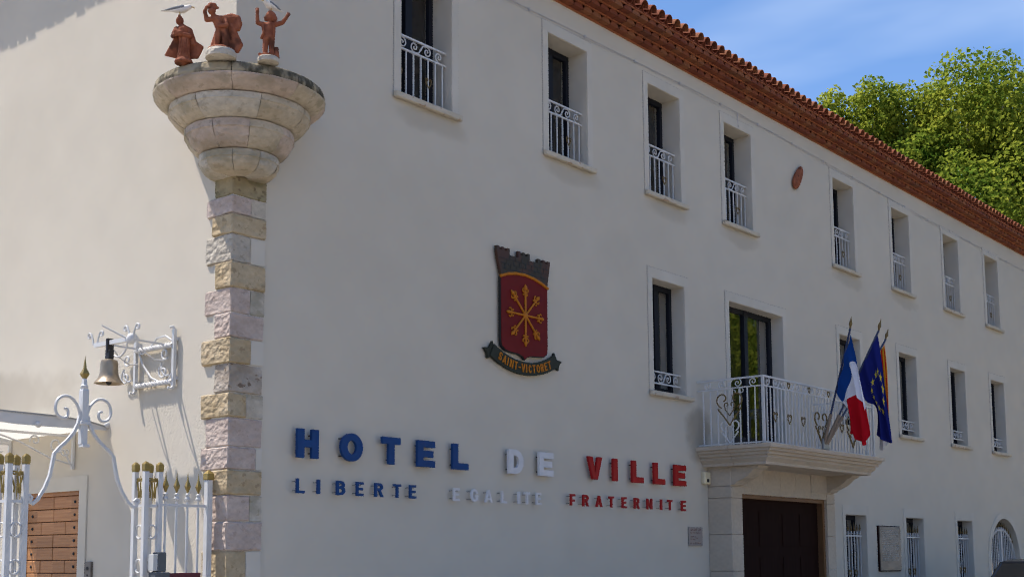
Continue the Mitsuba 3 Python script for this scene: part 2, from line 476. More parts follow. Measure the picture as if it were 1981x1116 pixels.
def tile_at(x, k, jit=True):
    dy = k * 0.40 * math.cos(SLOPE); dz = k * 0.40 * math.sin(SLOPE)
    w = (r1.uniform(-1, 1), r1.uniform(-1, 1), r1.uniform(-1, 1)) if jit else (0, 0, 0)
    return T().translate((x + 0.008 * w[0], LIP + dy + 0.012 * w[1], ROOF_Z + dz)).rotate((1, 0, 0), math.degrees(SLOPE) + 1.5 * w[2]).rotate((0, 0, 1), 1.2 * w[0])


def np_tf(mesh, tf):
    m = mesh.copy(); m.apply_transform(np.array(tf.matrix)); return m


roof = f"{hall}__roof"
rest = []
for x in xs:
    if 7.2 < x < 29.2:
        copy_of(roof, "tile", ct_shape, tile_at(x, 0), r1.choice(roof_mats))
    else:
        rest.append(np_tf(ct, tile_at(x, 0)))
for x in xs:
    for kk in range(1, 18):
        rest.append(np_tf(ct, tile_at(x, kk)))
under = cover_tile(0.105, 0.09, 7.2)
under.vertices[:, 2] *= -1; under.invert()
for x in xs[:-1] + PITCH / 2:
    rest.append(np_tf(under, T().translate((x, LIP + 0.05, ROOF_Z + 0.055)).rotate((1, 0, 0), math.degrees(SLOPE))))
put(roof, "tile_field", cat(rest), "terracotta_b", label="clay tiles of the roof slope behind the eave"); labels[f"{roof}__tile_field"]["kind"] = "stuff"
rp = Polygon([(-0.40, ROOF_Z - 0.01), (7.0, ROOF_Z + 7.4 * math.tan(SLOPE) - 0.06), (14.4, ROOF_Z - 0.01), (14.4, ROOF_Z - 0.05), (-0.40, ROOF_Z - 0.05)])
put(roof, "roof_body", sideways(rp, -0.38, X_END + 0.3), "terracotta_b")

# the three-row tile cornice
def genoise_tile():
    t = np.linspace(0, np.pi, 10)
    poly = Polygon([(0.114 * math.copysign(abs(math.cos(a)) ** .85, math.cos(a)), 0.078 * max(math.sin(a), 0) ** .85) for a in t])
    m = prism(poly, 0.26)
    v = m.vertices
    m.vertices = np.stack([v[:, 0], v[:, 2], v[:, 1]], -1); m.invert()
    return m


gt = genoise_tile()
gt_shape = mikit.ply(gt, "terracotta_a", smooth=40)
cornice = f"{hall}__cornice"
ends = []
for row in range(3):
    z0, y0 = EAVE + 0.100 * row, -0.130 * (row + 1)
    for x in np.arange(-0.3, X_END, PITCH) + (row % 2) * 0.03:
        tf = T().translate((x + r1.uniform(-.004, .004), y0 + r1.uniform(-.006, .004), z0 + 0.011)).rotate((0, 0, 1), r1.uniform(-1, 1))
        if 5.4 < x < 28.9: copy_of(cornice, "tile", gt_shape, tf, r1.choice(roof_mats))
        else: ends.append(np_tf(gt, tf))
    put(cornice, "fillet", box(-0.3, X_END, y0 - 0.014, y0 + 0.012, z0 + 0.089, z0 + 0.111), "terracotta_fillet")
    put(cornice, "hollow_shade", box(-0.2, X_END, y0 + 0.075, 0.01, z0 + 0.028, z0 + 0.0975), "shade_and_joint_dark")  # dark backing, the shade of the hollows between tiles put into its colour
put(cornice, "fillet", box(-0.02, X_END, -0.025, 0.02, EAVE - 0.012, EAVE + 0.010), "terracotta_fillet")
put(cornice, "tile_run", cat(ends), "terracotta_b"); labels[f"{cornice}__tile_run"] = {"label": "cornice tiles towards both ends of the facade", "kind": "stuff"}
# the side wall carries the same eave, above the picture
side = []
for row in range(3):
    z0, x0 = EAVE + 0.100 * row, -0.130 * (row + 1)
    side.append(box(x0 - 0.012, -0.001, -0.3, Y_END, z0 + 0.090, z0 + 0.1085))
    side.append(box(x0 + 0.02, -0.002, -0.2, Y_END, z0, z0 + 0.089))
for y in np.arange(-0.4, Y_END, PITCH):
    side.append(np_tf(ct, T().translate((-0.50 + r1.uniform(-.015, .015), y, ROOF_Z)).rotate((0, 0, 1), -90).rotate((1, 0, 0), 17)))
side.append(box(-0.47, -0.30, -0.4, Y_END, ROOF_Z - 0.03, ROOF_Z + 0.045))
put(cornice, "side_tile_run", cat(side), "terracotta_a"); labels[f"{cornice}__side_tile_run"] = {"label": "tile eave running along the side wall", "kind": "stuff"}

# ------------------------------------------------------------------ windows
RY = 0.11


def scroll_pts(x0, x1, z0, z1, n):
    """n running scrolls between two rails, as 2-D lines"""
    h = z1 - z0; w = (x1 - x0) / n; out = []
    for i in range(n):
        up = i % 2 == 0; cx = x0 + w * (i + .5); cz = z0 + h * (.50 if up else .50); g = 1 if up else -1
        p = spiral((0, 0), .10, 1.0, 0, 500, 26)
        ang = math.radians(90 - 500)
        p = np.stack([p[:, 0] * math.cos(ang) - p[:, 1] * math.sin(ang), p[:, 0] * math.sin(ang) + p[:, 1] * math.cos(ang)], -1)   # ends at the top
        q = np.stack([cx + g * p[:, 0] * min(w, h) * .50, cz + g * p[:, 1] * h * .48], -1)
        tail = np.array([[cx - g * w * .30, cz + g * h * .40], [cx - g * w * .52, cz + g * h * .02], [cx - g * w * .66, cz - g * h * .40]])
        out.append(np.vstack([q, tail]) if i not in ((n - 1,) if not up else (0,)) else q)
    return out


def scroll_band(x0, x1, z0, z1, y, r=0.010):
    """the S-scrolls between two rails of a window guard"""
    return cat([tube(on(p, (0, y, 0), (1, 0, 0)), r, 5) for p in scroll_pts(x0, x1, z0, z1, 4)])


def heart(s, r, o, u, n=16):
    """a heart of two scrolls, s high, in the plane at o"""
    ms = []
    for g in (-1, 1):
        p = spiral((g * 0.20 * s, 0.72 * s), 0.05 * s, 0.23 * s, 250, 250 - g * -1 * 0 + (-330 if g > 0 else -330), n)
        if g < 0: p = spiral((0.20 * s, 0.72 * s), 0.05 * s, 0.23 * s, 250, -80, n)
        else: p = spiral((0.20 * s, 0.72 * s), 0.05 * s, 0.23 * s, 250, -80, n)
        p = np.vstack([p, [[0.36 * s, 0.46 * s], [0.16 * s, 0.22 * s], [0, 0]]])
        p[:, 0] *= g
        ms.append(tube(on(p, o, u), r, 5))
    return cat(ms)


def casement(win, x0, x1, zb, zt, y, door=False, stile=0.075):
    """frame, two leaves and their panes"""
    mid = (x0 + x1) / 2
    fr = [box(x0, x1, y, y + 0.07, zt - 0.09, zt), box(x0, x1, y, y + 0.07, zb, zb + (0.30 if door else 0.12)),
          box(x0, x0 + stile, y + .001, y + 0.069, zb, zt), box(x1 - stile, x1, y + .001, y + 0.069, zb, zt), box(mid - 0.065, mid + 0.065, y - 0.012, y + 0.069, zb + .002, zt - .002)]
    put(win, "frame", cat(fr), "frame_dark")
    for a, b in ((x0 + stile, mid - 0.065), (mid + 0.065, x1 - stile)):
        v = [(a, y + 0.035, zb + .1), (b, y + 0.035, zb + .1), (b, y + 0.035, zt - .08), (a, y + 0.035, zt - .08)]
        put(win, "pane", trimesh.Trimesh(v, [(0, 1, 2), (0, 2, 3)], process=False), "window_glass")


def surround(x0, x1, zb, zt, w=0.13, top=0.17):
    p = sbox(x0 - w, zb, x1 + w, zt + top).difference(sbox(x0, zb - 1, x1, zt))
    return frontal(p, -0.014, 0.002)


def joint(x0, x1, zb, zt, w=0.13, top=0.17):
    p = sbox(x0 - w - .012, zb, x1 + w + .012, zt + top + .012).difference(sbox(x0 - w, zb - 1, x1 + w, zt + top))
    return frontal(p, -0.004, 0.002)


def reveal(x0, x1, zb, zt, d=0.46):
    """lining slabs of the opening, a hair proud of the wall's cut"""
    e = 0.006
    return cat([box(x0, x0 + e, 0.003, d, zb, zt - e), box(x1 - e, x1, 0.003, d, zb, zt - e), box(x0, x1, 0.003, d, zt - e, zt)])


def guard_bars(win, x0, x1, z0, z1, y, hearts=(0, 4)):
    n = 7
    for i in range(n):
        x = x0 + (x1 - x0) * (i + 0.5) / n
        put(win, "bar", bar((x, y, z0), (x, y, z1), 0.018), "white_paint")
        if i in hearts:
            put(win, "heart_ornament", heart(0.15, 0.009, (x, y - 0.012, (z0 + z1) / 2 - 0.06), (1, 0, 0)), "dull_gold")


def sill(win, x0, x1, z):
    m = box(x0 - 0.15, x1 + 0.15, -0.085, -0.015, z - 0.085, z - 0.004, 0.012)
    put(win, "sill", cat([m, box(x0 + .001, x1 - .001, -0.016, 0.40, z - 0.05, z - 0.0045)]), "sill_stone")


GY, GYM, GYL = 0.345, 0.250, 0.235
for i, x in enumerate(UP):
    w = key(f"{hall}__window")
    put(w, "surround", surround(x, x + 1, UB, UT), "trim_stone"); put(w, "joint", joint(x, x + 1, UB, UT), "joint_grey"); put(w, "reveal", reveal(x, x + 1, UB, UT), "trim_stone")
    sill(w, x, x + 1, UB); casement(w, x + .006, x + .994, UB, UT - .006, GY)
    put(w, "rail", box(x + .006, x + .994, RY - 0.014, RY + 0.014, 8.575, 8.60), "white_paint")
    put(w, "rail", box(x + .006, x + .994, RY - 0.014, RY + 0.014, 8.395, 8.418), "white_paint")
    put(w, "scroll_band", scroll_band(x + .02, x + .98, 8.418, 8.575, RY), "white_paint")
    guard_bars(w, x, x + 1, UB, 8.40, RY)
for i, x in enumerate(MID):
    w = key(f"{hall}__window")
    put(w, "surround", surround(x, x + 1, MB, MT), "trim_stone"); put(w, "joint", joint(x, x + 1, MB, MT), "joint_grey"); put(w, "reveal", reveal(x, x + 1, MB, MT), "trim_stone")
    sill(w, x, x + 1, MB); casement(w, x + .006, x + .994, MB, MT - .006, GYM)
    for z in (4.715, 4.520): put(w, "rail", box(x + .006, x + .994, RY - 0.014, RY + 0.014, z, z + 0.024), "white_paint")
    put(w, "scroll_band", scroll_band(x + .02, x + .98, 4.544, 4.715, RY), "white_paint")


def finial(h=0.20, w=0.03):
    """a spear: a collar, then a pointed four-sided blade"""
    return lathe([(0.0, 0), (0.022, 0.004), (0.028, 0.02), (0.020, 0.036), (0.012, 0.045), (0.024, 0.055), (0.012, 0.07), (0.0, 0.071)], n=8), \
        lathe([(0.004, 0.06), (w, 0.06 + 0.32 * h), (0.010, 0.06 + 0.62 * h), (0.0, 0.06 + h)], n=4)


for i, x in enumerate(LOW):
    w = key(f"{hall}__window")
    put(w, "surround", surround(x, x + 1, LB, LT, 0.13, 0.2), "trim_stone"); put(w, "reveal", reveal(x, x + 1, LB, LT), "trim_stone")
    sill(w, x, x + 1, LB); casement(w, x + .006, x + .994, LB, LT - .006, GYL)
    put(w, "rail", box(x + .006, x + .994, RY - 0.016, RY + 0.016, 2.075, 2.105), "white_paint")
    put(w, "rail", box(x + .006, x + .994, RY - 0.016, RY + 0.016, 0.60, 0.63), "white_paint")
    for j in range(7):
        bx = x + (j + 0.5) / 7
        put(w, "bar", bar((bx, RY, LB + .01), (bx, RY, 2.16), 0.022), "white_paint")
        c, b = finial(0.20, 0.022)
        c.apply_translation((bx, RY, 2.12)); b.apply_translation((bx, RY, 2.12))
        put(w, "collar", c, "white_paint", True); put(w, "spear_head", b, "dull_gold")
    put(w, "heart_ornament", heart(0.16, 0.010, (x + 0.64, RY - .015, 1.25), (1, 0, 0)), "dull_gold")
    put(w, "heart_ornament", heart(0.16, 0.010, (x + 0.36, RY - .015, 1.25), (1, 0, 0)), "dull_gold")

# the arched window at the far end of the ground floor
w = key(f"{hall}__window"); labels[w] = {"label": "arched ground-floor window with a white iron grille"}
ring = unary_union([sbox(ARC[0] - ARC[1] - .17, 0.1, ARC[0] + ARC[1] + .17, ARC[2]), Point(ARC[0], ARC[2]).buffer(ARC[1] + .17, 32)]).difference(arch_open.buffer(-0.001))
put(w, "surround", frontal(ring, -0.014, 0.002), "trim_stone")
put(w, "frame", cat([frontal(arch_open.difference(arch_open.buffer(-0.07)), GYL, GYL + .07), box(ARC[0] - .06, ARC[0] + .06, GYL - .01, GYL + .069, .12, 2.6)]), "frame_dark")
va = np.array(arch_open.exterior.coords)[:-1]
pane = prism(arch_open.buffer(-0.06), 0.001); v = pane.vertices
flat = trimesh.creation.triangulate_polygon(arch_open.buffer(-0.06), engine="earcut")
put(w, "pane", trimesh.Trimesh(np.stack([flat[0][:, 0], np.full(len(flat[0]), GYL + .035), flat[0][:, 1]], -1), flat[1], process=False), "window_glass")
a = np.linspace(0.12, np.pi - 0.12, 26)
put(w, "rail", tube(np.stack([ARC[0] + 1.10 * np.cos(a), np.full(26, RY), 1.36 + 0.98 * np.sin(a)], -1), 0.02, 6), "white_paint")
for j in range(17):
    bx = ARC[0] - 1.04 + j * 0.13
    zt = 1.36 + 0.98 * math.sqrt(max(0.02, 1 - ((bx - ARC[0]) / 1.10) ** 2))
    wd = 0.055 if j == 8 else 0.020
    put(w, "bar", bar((bx, RY, 0.12), (bx, RY, zt + .04), wd), "white_paint")
    c, b = finial(0.17, 0.02); c.apply_translation((bx, RY, zt + .01)); b.apply_translation((bx, RY, zt + .01))
    if j not in (0, 16):
        put(w, "spear_head", b, "dull_gold")
    put(w, "collar", c, "white_paint", True)
for hx in (-0.5, 0.5): put(w, "heart_ornament", heart(0.16, 0.010, (ARC[0] + hx, RY - .015, 1.2), (1, 0, 0)), "dull_gold")

# ------------------------------------------------------------------ balcony door
d = key(f"{hall}__balcony_door")
put(d, "surround", surround(DOORX[0], DOORX[1], 3.56, MT, 0.13, 0.16), "trim_stone"); put(d, "joint", joint(DOORX[0], DOORX[1], 3.56, MT, 0.13, 0.16), "joint_grey"); put(d, "reveal", reveal(DOORX[0], DOORX[1], 3.56, MT), "trim_stone")
casement(d, DOORX[0] + .006, DOORX[1] - .006, 3.56, MT - .006, 0.235, True, 0.10)

# ------------------------------------------------------------------ portal and balcony
por = key(f"{hall}__portal")
PY, SX0, SX1, SY = -0.46, 9.88, 14.42, -1.42
for x0, x1 in ((10.24, 10.62), (13.88, 14.22)):
    z = 0.0
    for z1 in (0.78, 1.42, 2.04, 2.66, 2.86):
        put(por, "block", box(x0, x1, PY + r1.uniform(-.003, .003), -0.002, z + .002, z1 - .002, 0.008), "portal_stone"); z = z1
xb = [10.24, 10.95, 11.42, 12.05, 12.62, 13.25, 14.22]
for a, b in zip(xb[:-1], xb[1:]):
    put(por, "lintel_block", box(a + .002, b - .002, PY + r1.uniform(-.003, .003) + (0.012 if 10.3 < a < 13.2 else 0), -0.002, 2.862 if not (10.9 < a < 13.2) else 2.74, 3.20, 0.008), "portal_stone")
put(por, "lintel_block", box(10.622, 10.95, PY + .014, -0.002, 2.74, 2.861), "portal_stone")
put(por, "lintel_block", box(13.25, 13.878, PY + .014, -0.002, 2.74, 2.861), "portal_stone")
# wooden lining of the opening and the doors
put(por, "door_frame", cat([box(10.622, 13.878, -0.40, -0.27, 2.67, 2.7395), box(13.80, 13.878, -0.40, -0.27, 0.03, 2.67), box(10.622, 10.69, -0.40, -0.27, 0.03, 2.67)]), "lining_wood")
for a, b in ((10.69, 12.243), (12.247, 13.80)):
    dl = key(f"{por}__door_leaf")
    scene[dl] = mikit.ply(cat([box(a, b, -0.285, -0.24, 0.04, 2.67)] + [box(a + .12 + q * .68, a + .12 + q * .68 + .58, -0.297, -0.2855, zz, zz + .62, .010) for q in (0, 1) for zz in (.3, 1.05, 1.85)]), "dark_wood")
# moulded slab: stepped profile along three sides, in stone lengths
prof = [(0.0, 3.52), (0.0, 3.455), (0.045, 3.452), (0.040, 3.405), (0.092, 3.400), (0.085, 3.350), (0.140, 3.346), (0.130, 3.30), (0.20, 3.235), (0.20, 3.19)]
bal = key(f"{hall}__balcony")


def moulding(x0, x1, pts_outer):
    pass


def front_mould(x0, x1, e0, e1):
    """a length of the front moulding; e0/e1: mitred at that end (drawn in with the profile)"""
    v, f = [], []
    for (d_, z_) in prof + [(0.9, 3.19), (0.9, 3.52)]:
        a_ = x0 + (min(d_, .5) if e0 else 0); b_ = x1 - (min(d_, .5) if e1 else 0)
        v += [(a_, SY + d_, z_), (b_, SY + d_, z_)]
    n = len(v) // 2
    for i in range(n):
        j = (i + 1) % n
        f += [(2 * i, 2 * i + 1, 2 * j + 1), (2 * i, 2 * j + 1, 2 * j)]
    pl = Polygon([(d_, z_) for d_, z_ in prof + [(0.9, 3.19), (0.9, 3.52)]])
    tv, tf = trimesh.creation.triangulate_polygon(pl, engine="earcut")
    for s_, ee in ((0, e0), (1, e1)):
        o = len(v)
        for q in tv:
            dd = min(q[0], .5) if ee else 0
            v.append(((x0 + dd) if s_ == 0 else (x1 - dd), SY + q[0], q[1]))
        f += [tuple(o + t_ for t_ in tri) for tri in (tf if s_ else tf[:, ::-1])]
    m = trimesh.Trimesh(v, f, process=False); trimesh.repair.fix_normals(m); return m


fx = [SX0, 10.75, 11.65, 12.35, 13.25, SX1]
for i in range(5):
    put(bal, "slab_stone", front_mould(fx[i] + (.002 if i else 0), fx[i + 1] - (.002 if i < 4 else 0), i == 0, i == 4), "portal_stone")


def side_mould(s, y0, y1, e0):
    """a length of moulding on the left (s=-1) or right (s=1) flank, mitred to the front where e0"""
    v, f = [], []
    ps = prof + [(0.9, 3.19), (0.9, 3.52)]
    X = (lambda d_: SX0 + d_) if s < 0 else (lambda d_: SX1 - d_)
    for d_, z_ in ps:
        v += [(X(d_), y0 + (min(d_, .5) if e0 else 0), z_), (X(d_), y1, z_)]
    n = len(v) // 2
    for i in range(n):
        j = (i + 1) % n
        f += [(2 * i, 2 * i + 1, 2 * j + 1), (2 * i, 2 * j + 1, 2 * j)]
    pl = Polygon(ps); tv, tf = trimesh.creation.triangulate_polygon(pl, engine="earcut")
    for end in (0, 1):
        o = len(v)
        v += [(X(q[0]), (y0 + (min(q[0], .5) if e0 else 0)) if end == 0 else y1, q[1]) for q in tv]
        f += [tuple(o + t_ for t_ in tri) for tri in tf]
    m = trimesh.Trimesh(v, f, process=False); trimesh.repair.fix_normals(m); return m


for s in (-1, 1):
    put(bal, "slab_stone", side_mould(s, SY + .003, -0.62, True), "portal_stone")
    put(bal, "slab_stone", side_mould(s, -0.612, -0.003, False), "portal_stone")
# consoles that carry the slab
cp = Polygon([(PY - .001, 2.88), (PY - .06, 2.885), (PY - .10, 2.93), (PY - .16, 2.955), (PY - .26, 2.99), (PY - .36, 3.06), (PY - .42, 3.12), (PY - .50, 3.15), (PY - .53, 3.188), (PY - .001, 3.188)])
for x0, x1 in ((10.25, 10.61), (13.89, 14.21)): put(bal, "console", sideways(cp, x0, x1), "portal_stone")
# the guard: posts, rails, bars, scrolls and hearts
BX0, BX1, BY, BZ = 9.97, 14.30, -1.26, 3.52
RT, RL = 4.645, 4.487
put(bal, "rail", tube([(BX0, -0.01, RT), (BX0, BY, RT), (BX1, BY, RT), (BX1, -0.01, RT)], 0.022, 4), "white_paint")
put(bal, "rail", tube([(BX0, -0.01, RL), (BX0, BY, RL), (BX1, BY, RL), (BX1, -0.01, RL)], 0.016, 4), "white_paint")
put(bal, "rail", tube([(BX0, -0.01, BZ + .03), (BX0, BY, BZ + .03), (BX1, BY, BZ + .03), (BX1, -0.01, BZ + .03)], 0.016, 4), "white_paint")
for x in (BX0, BX1): put(bal, "post", bar((x, BY, BZ), (x, BY, RT), 0.04), "white_paint")
for y in np.linspace(-0.12, -1.11, 8): 
    for x in (BX0, BX1): put(bal, "bar", bar((x, y, BZ), (x, y, RL), 0.018), "white_paint")
nf = 34
for i in range(1, nf):
    x = BX0 + (BX1 - BX0) * i / nf
    put(bal, "bar", bar((x, BY, BZ), (x, BY, RL), 0.018), "white_paint")
    if i % 4 == 3 and i not in (15, 19): put(bal, "heart_ornament", heart(0.19, 0.009, (x, BY - .014, 3.90), (1, 0, 0)), "dull_gold")
    if i % 6 == 1 and 4 < i < 30: put(bal, "heart_ornament", heart(0.12, 0.008, (x, BY - .014, RL + .02), (1, 0, 0)), "dull_gold")
for x in (12.05, 13.35): put(bal, "large_heart", cat([heart(0.62, 0.014, (x, BY - .016, 3.66), (1, 0, 0)), heart(0.30, 0.010, (x, BY - .016, 3.70), (1, 0, 0))]), "dull_gold")
put(bal, "large_heart", heart(0.44, 0.014, (BX0 - .012, -0.63, BZ + .03), (0, 1, 0)), "white_paint")
put(bal, "large_heart", cat([heart(0.62, 0.013, (BX0 - .012, -0.63, BZ + .34), (0, 1, 0)), heart(0.26, 0.010, (BX0 - .012, -0.63, BZ + .50), (0, 1, 0))]), "dull_gold")


def band(a, b, z0, z1, nrep):
    a, b = np.asarray(a, float), np.asarray(b, float); L = np.linalg.norm(b - a); u = (b - a) / L
    return cat([tube(on(p, a, u), .010, 5) for p in scroll_pts(.03, L - .03, z0, z1, nrep)])


for a_, b_, n_ in (((BX0, -.02, 0), (BX0, BY, 0), 4), ((BX0, BY, 0), (BX1, BY, 0), 16), ((BX1, BY, 0), (BX1, -.02, 0), 4)): put(bal, "scroll_band", band(a_, b_, RL, RT, n_), "white_paint")
put(bal, "low_scroll", cat([tube(on(spiral((g * .075, -.06), .02, .06, 0, g * 400, 14), (BX0, -.78, RL), (0, 1, 0)), .008, 5) for g in (-1, 1)]), "white_paint")

# ------------------------------------------------------------------ flags
BASE = np.array([12.13, -1.30, 3.62])
hold = thing("flag_holder", "grey three-socket flag holder fixed to the front of the balcony railing", "flag holder")
NETS = [
    ("french_flag", "blue, white and red striped flag, the nearest of the three on the balcony", "flag_tricolour", (11.445, -2.20, 5.645), [[[11.482, -2.15, 5.438], [11.361, -2.315, 4.801], [11.26, -2.454, 4.078], [11.183, -2.56, 3.676]], [[11.596, -1.993, 5.122], [11.491, -2.137, 4.931], [11.385, -2.282, 4.358], [11.309, -2.387, 3.497]], [[11.705, -1.843, 4.822], [11.566, -2.034, 4.527], [11.529, -2.085, 4.346], [11.4, -2.262, 3.628]], [[11.814, -1.694, 4.518], [11.706, -1.841, 4.319], [11.559, -2.044, 4.105], [11.567, -2.032, 3.74]]]),
    ("european_flag", "dark blue flag with yellow stars, the middle one on the balcony", "flag_stars", (12.227, -2.40, 5.685), [[[12.219, -2.314, 5.517], [12.225, -2.38, 4.958], [12.23, -2.446, 4.141], [12.235, -2.5, 3.605]], [[12.21, -2.2, 5.307], [12.216, -2.277, 4.857], [12.224, -2.369, 4.146], [12.23, -2.445, 3.597]], [[12.2, -2.082, 5.097], [12.206, -2.157, 4.625], [12.217, -2.284, 4.197], [12.218, -2.296, 3.682]], [[12.19, -1.966, 4.885], [12.197, -2.048, 4.38], [12.213, -2.241, 4.233], [12.212, -2.229, 3.763]]]),
    ("regional_flag", "yellow and red striped flag half hidden behind the dark blue one", "flag_stripes", (12.882, -2.25, 5.625), [[[12.825, -2.176, 5.433], [12.844, -2.2, 4.979], [12.846, -2.203, 4.236], [12.835, -2.189, 3.676]], [[12.796, -2.138, 5.343], [12.8, -2.142, 4.935], [12.803, -2.147, 4.236], [12.781, -2.117, 3.566]], [[12.754, -2.081, 5.23], [12.752, -2.079, 4.868], [12.765, -2.096, 4.282], [12.743, -2.067, 3.544]], [[12.696, -2.005, 5.05], [12.694, -2.003, 4.689], [12.732, -2.052, 4.305], [12.736, -2.058, 3.924]]]),
]
from scipy.interpolate import RectBivariateSpline
sock = []
for fi, (nm, lab, mt, tip, net) in enumerate(NETS):
    tip = np.array(tip); b0 = BASE + np.array([(fi - 1) * 0.05, 0, 0])
    fl = thing(nm, lab, "flag")
    dirn = (tip - b0) / np.linalg.norm(tip - b0)
    sock.append(tube([b0 - dirn * 0.05, b0 + dirn * 0.60], 0.030, 10))
    put(fl, "pole", tube([b0 + dirn * 0.02, tip - dirn * 0.12], 0.018, 8), "pole_blue", 40)
    put(fl, "spear_head", cat([np_tf(lathe([(0.016, 0), (0.020, .05), (0.02, .06), (0.036, .10), (0.016, .17), (0.0, .25)], n=10), T().translate(tuple(tip - dirn * 0.14)).rotate(tuple(map(float, np.cross((0, 0, 1), dirn))), math.degrees(math.acos(dirn[2]))))]), "dull_gold", 40)
    net = np.array(net); n = 44
    g = np.linspace(0, 1, 4); t = np.linspace(0, 1, n)
    P = np.stack([RectBivariateSpline(g, g, net[..., c], kx=2, ky=2)(t, t) for c in range(3)], -1)
    U, V = np.meshgrid(t, t, indexing="ij")
    h = tip - b0; h[2] = 0; h /= np.linalg.norm(h); nn = np.array([-h[1], h[0], 0])
    amp = 0.075 * np.sin(U * math.pi) ** 0.5 * (0.25 + 0.75 * V)
    fold = amp * np.sin(U * 2 * math.pi * 2.2 + V * 1.6 + fi * 1.3) + 0.02 * np.sin(U * 23 + V * 9 + fi) * V
    P = P + fold[..., None] * nn
    idx = np.arange(n * n).reshape(n, n)
    f = np.concatenate([np.stack([idx[:-1, :-1], idx[1:, :-1], idx[1:, 1:]], -1).reshape(-1, 3), np.stack([idx[:-1, :-1], idx[1:, 1:], idx[:-1, 1:]], -1).reshape(-1, 3)])
    put(fl, "cloth", trimesh.Trimesh(P.reshape(-1, 3), f, process=False), mt, True, uv=np.stack([V.ravel(), U.ravel()], -1))
for so in sock: put(hold, "socket", so, "pole_wood", 40)
put(hold, "clamp_plate", box(12.02, 12.24, -1.335, -1.285, 3.54, 3.74, .008), "steel")

# ------------------------------------------------------------------ corner stones and corbel
ZQ = [6.009, 5.757, 5.542, 5.310, 4.990, 4.695, 4.407, 4.126, 3.835, 3.505, 3.228, 2.901, 2.644, 2.365, 2.071, 1.750, 1.442, 1.10, 0.76, 0.40, 0.0]
QY = [.309, .436, .323, .448, .266, .457, .267, .476, .248, .475, .398, .464, .262, .408, .36, .424, .28, .44, .30, .45]
QX = [.47, .241, .456, .243, .459, .248, .44, .26, .437, .206, .448, .358, .437, .281, .456, .243, .44, .26, .45, .25]
QM = ["stone_dark_yellow", "stone_pink", "stone_yellow", "stone_white", "stone_yellow", "stone_pink", "stone_pink", "stone_yellow", "stone_grey", "stone_yellow", "stone_pink", "stone_pink", "stone_yellow", "stone_pink", "stone_pink", "stone_yellow", "stone_pink", "stone_white", "stone_yellow", "stone_pink"]


def rough_block(pts_lo, pts_hi, seed, amp=0.012, edge=0.05):
    pass


def quoin(i):
    """an L-shaped block wrapping the corner, its edges worn and its faces uneven"""
    z0, z1 = ZQ[i + 1] + .004, ZQ[i] - .004
    pr = 0.036 + 0.010 * ((i * 37 % 5) - 2) / 2
    m = m3.Manifold.hull_points([(-pr + e0, -pr + e1, zz) for e0 in (0.012,) for e1 in (0.012,) for zz in (z0 + .012, z1 - .012)] + [
        (x, y, z) for (x, y) in ((-pr, -pr + .012), (-pr + .012, -pr), (QX[i] - .012, -pr), (QX[i], -pr + .012), (QX[i], -.002), (-.002, QY[i]), (-pr + .012, QY[i]), (-pr, QY[i] - .012)) for z in (z0 + .012, z1 - .012)] + [
        (x, y, z) for (x, y) in ((-pr + .014, -pr + .014), (QX[i] - .014, -pr + .014), (QX[i] - .014, -.004), (-.004, QY[i] - .014), (-pr + .014, QY[i] - .014)) for z in (z0, z1)])
    m = m.refine_to_length(0.045).to_mesh()
    v = np.array(m.vert_properties[:, :3], float)
    n1 = meshkit.fbm(v * 7 + i * 3.3, 3, seed=i) - .5; n2 = meshkit.fbm(v * 7 + 50 + i * 2.1, 3, seed=i + 40) - .5; n3 = meshkit.fbm(v * 9 + 90, 2, seed=i + 80) - .5
    a = 0.05 if i == 8 else 0.026
    v[:, 0] += a * n1; v[:, 1] += a * n2; v[:, 2] += 0.018 * n3
    return trimesh.Trimesh(v, m.tri_verts, process=False)


qn = f"{hall}__quoin"
for i in range(len(QX)):
    put(qn, "stone", quoin(i), QM[i], 35)
    if QX[i] < .40:   # the short stones are pieced out to the strip's edge with pale filler
        put(qn, "filler_stone", box(QX[i] + .004, .455, -.026, -.002, ZQ[i + 1] + .005, ZQ[i] - .005, .006), "corbel_pale" if i % 4 == 1 else "trim_stone")

cb = f"{hall}__corbel"
RINGS = [
    # profile (radius, height) from the bottom up; joints in degrees; materials
    ([(0.24, 5.968), (0.335, 5.975), (0.385, 6.000), (0.420, 6.035), (0.440, 6.075), (0.446, 6.100), (0.456, 6.106), (0.456, 6.182), (0.3, 6.186)], [60, 125, 178, 222, 262, 305, 360, 420], ["corbel_cream", "corbel_pale", "corbel_cream"]),
    ([(0.36, 6.190), (0.455, 6.196), (0.515, 6.240), (0.568, 6.305), (0.600, 6.365), (0.606, 6.382), (0.618, 6.388), (0.618, 6.472), (0.45, 6.476)], [50, 105, 155, 203, 242, 283, 332, 390], ["corbel_pink", "corbel_cream", "corbel_pink"]),
    ([(0.52, 6.480), (0.628, 6.486), (0.690, 6.522), (0.748, 6.575), (0.780, 6.620), (0.786, 6.634), (0.798, 6.640), (0.798, 6.712), (0.6, 6.716)], [55, 95, 150, 195, 248, 296, 340, 400], ["corbel_pale", "corbel_cream", "corbel_cream"]),
    ([(0.70, 6.720), (0.806, 6.726), (0.872, 6.756), (0.930, 6.80), (0.968, 6.845), (0.972, 6.866), (0.95, 6.868)], [62, 118, 172, 226, 272, 318, 370, 422], ["corbel_pink", "corbel_cream", "corbel_pink"]),
]


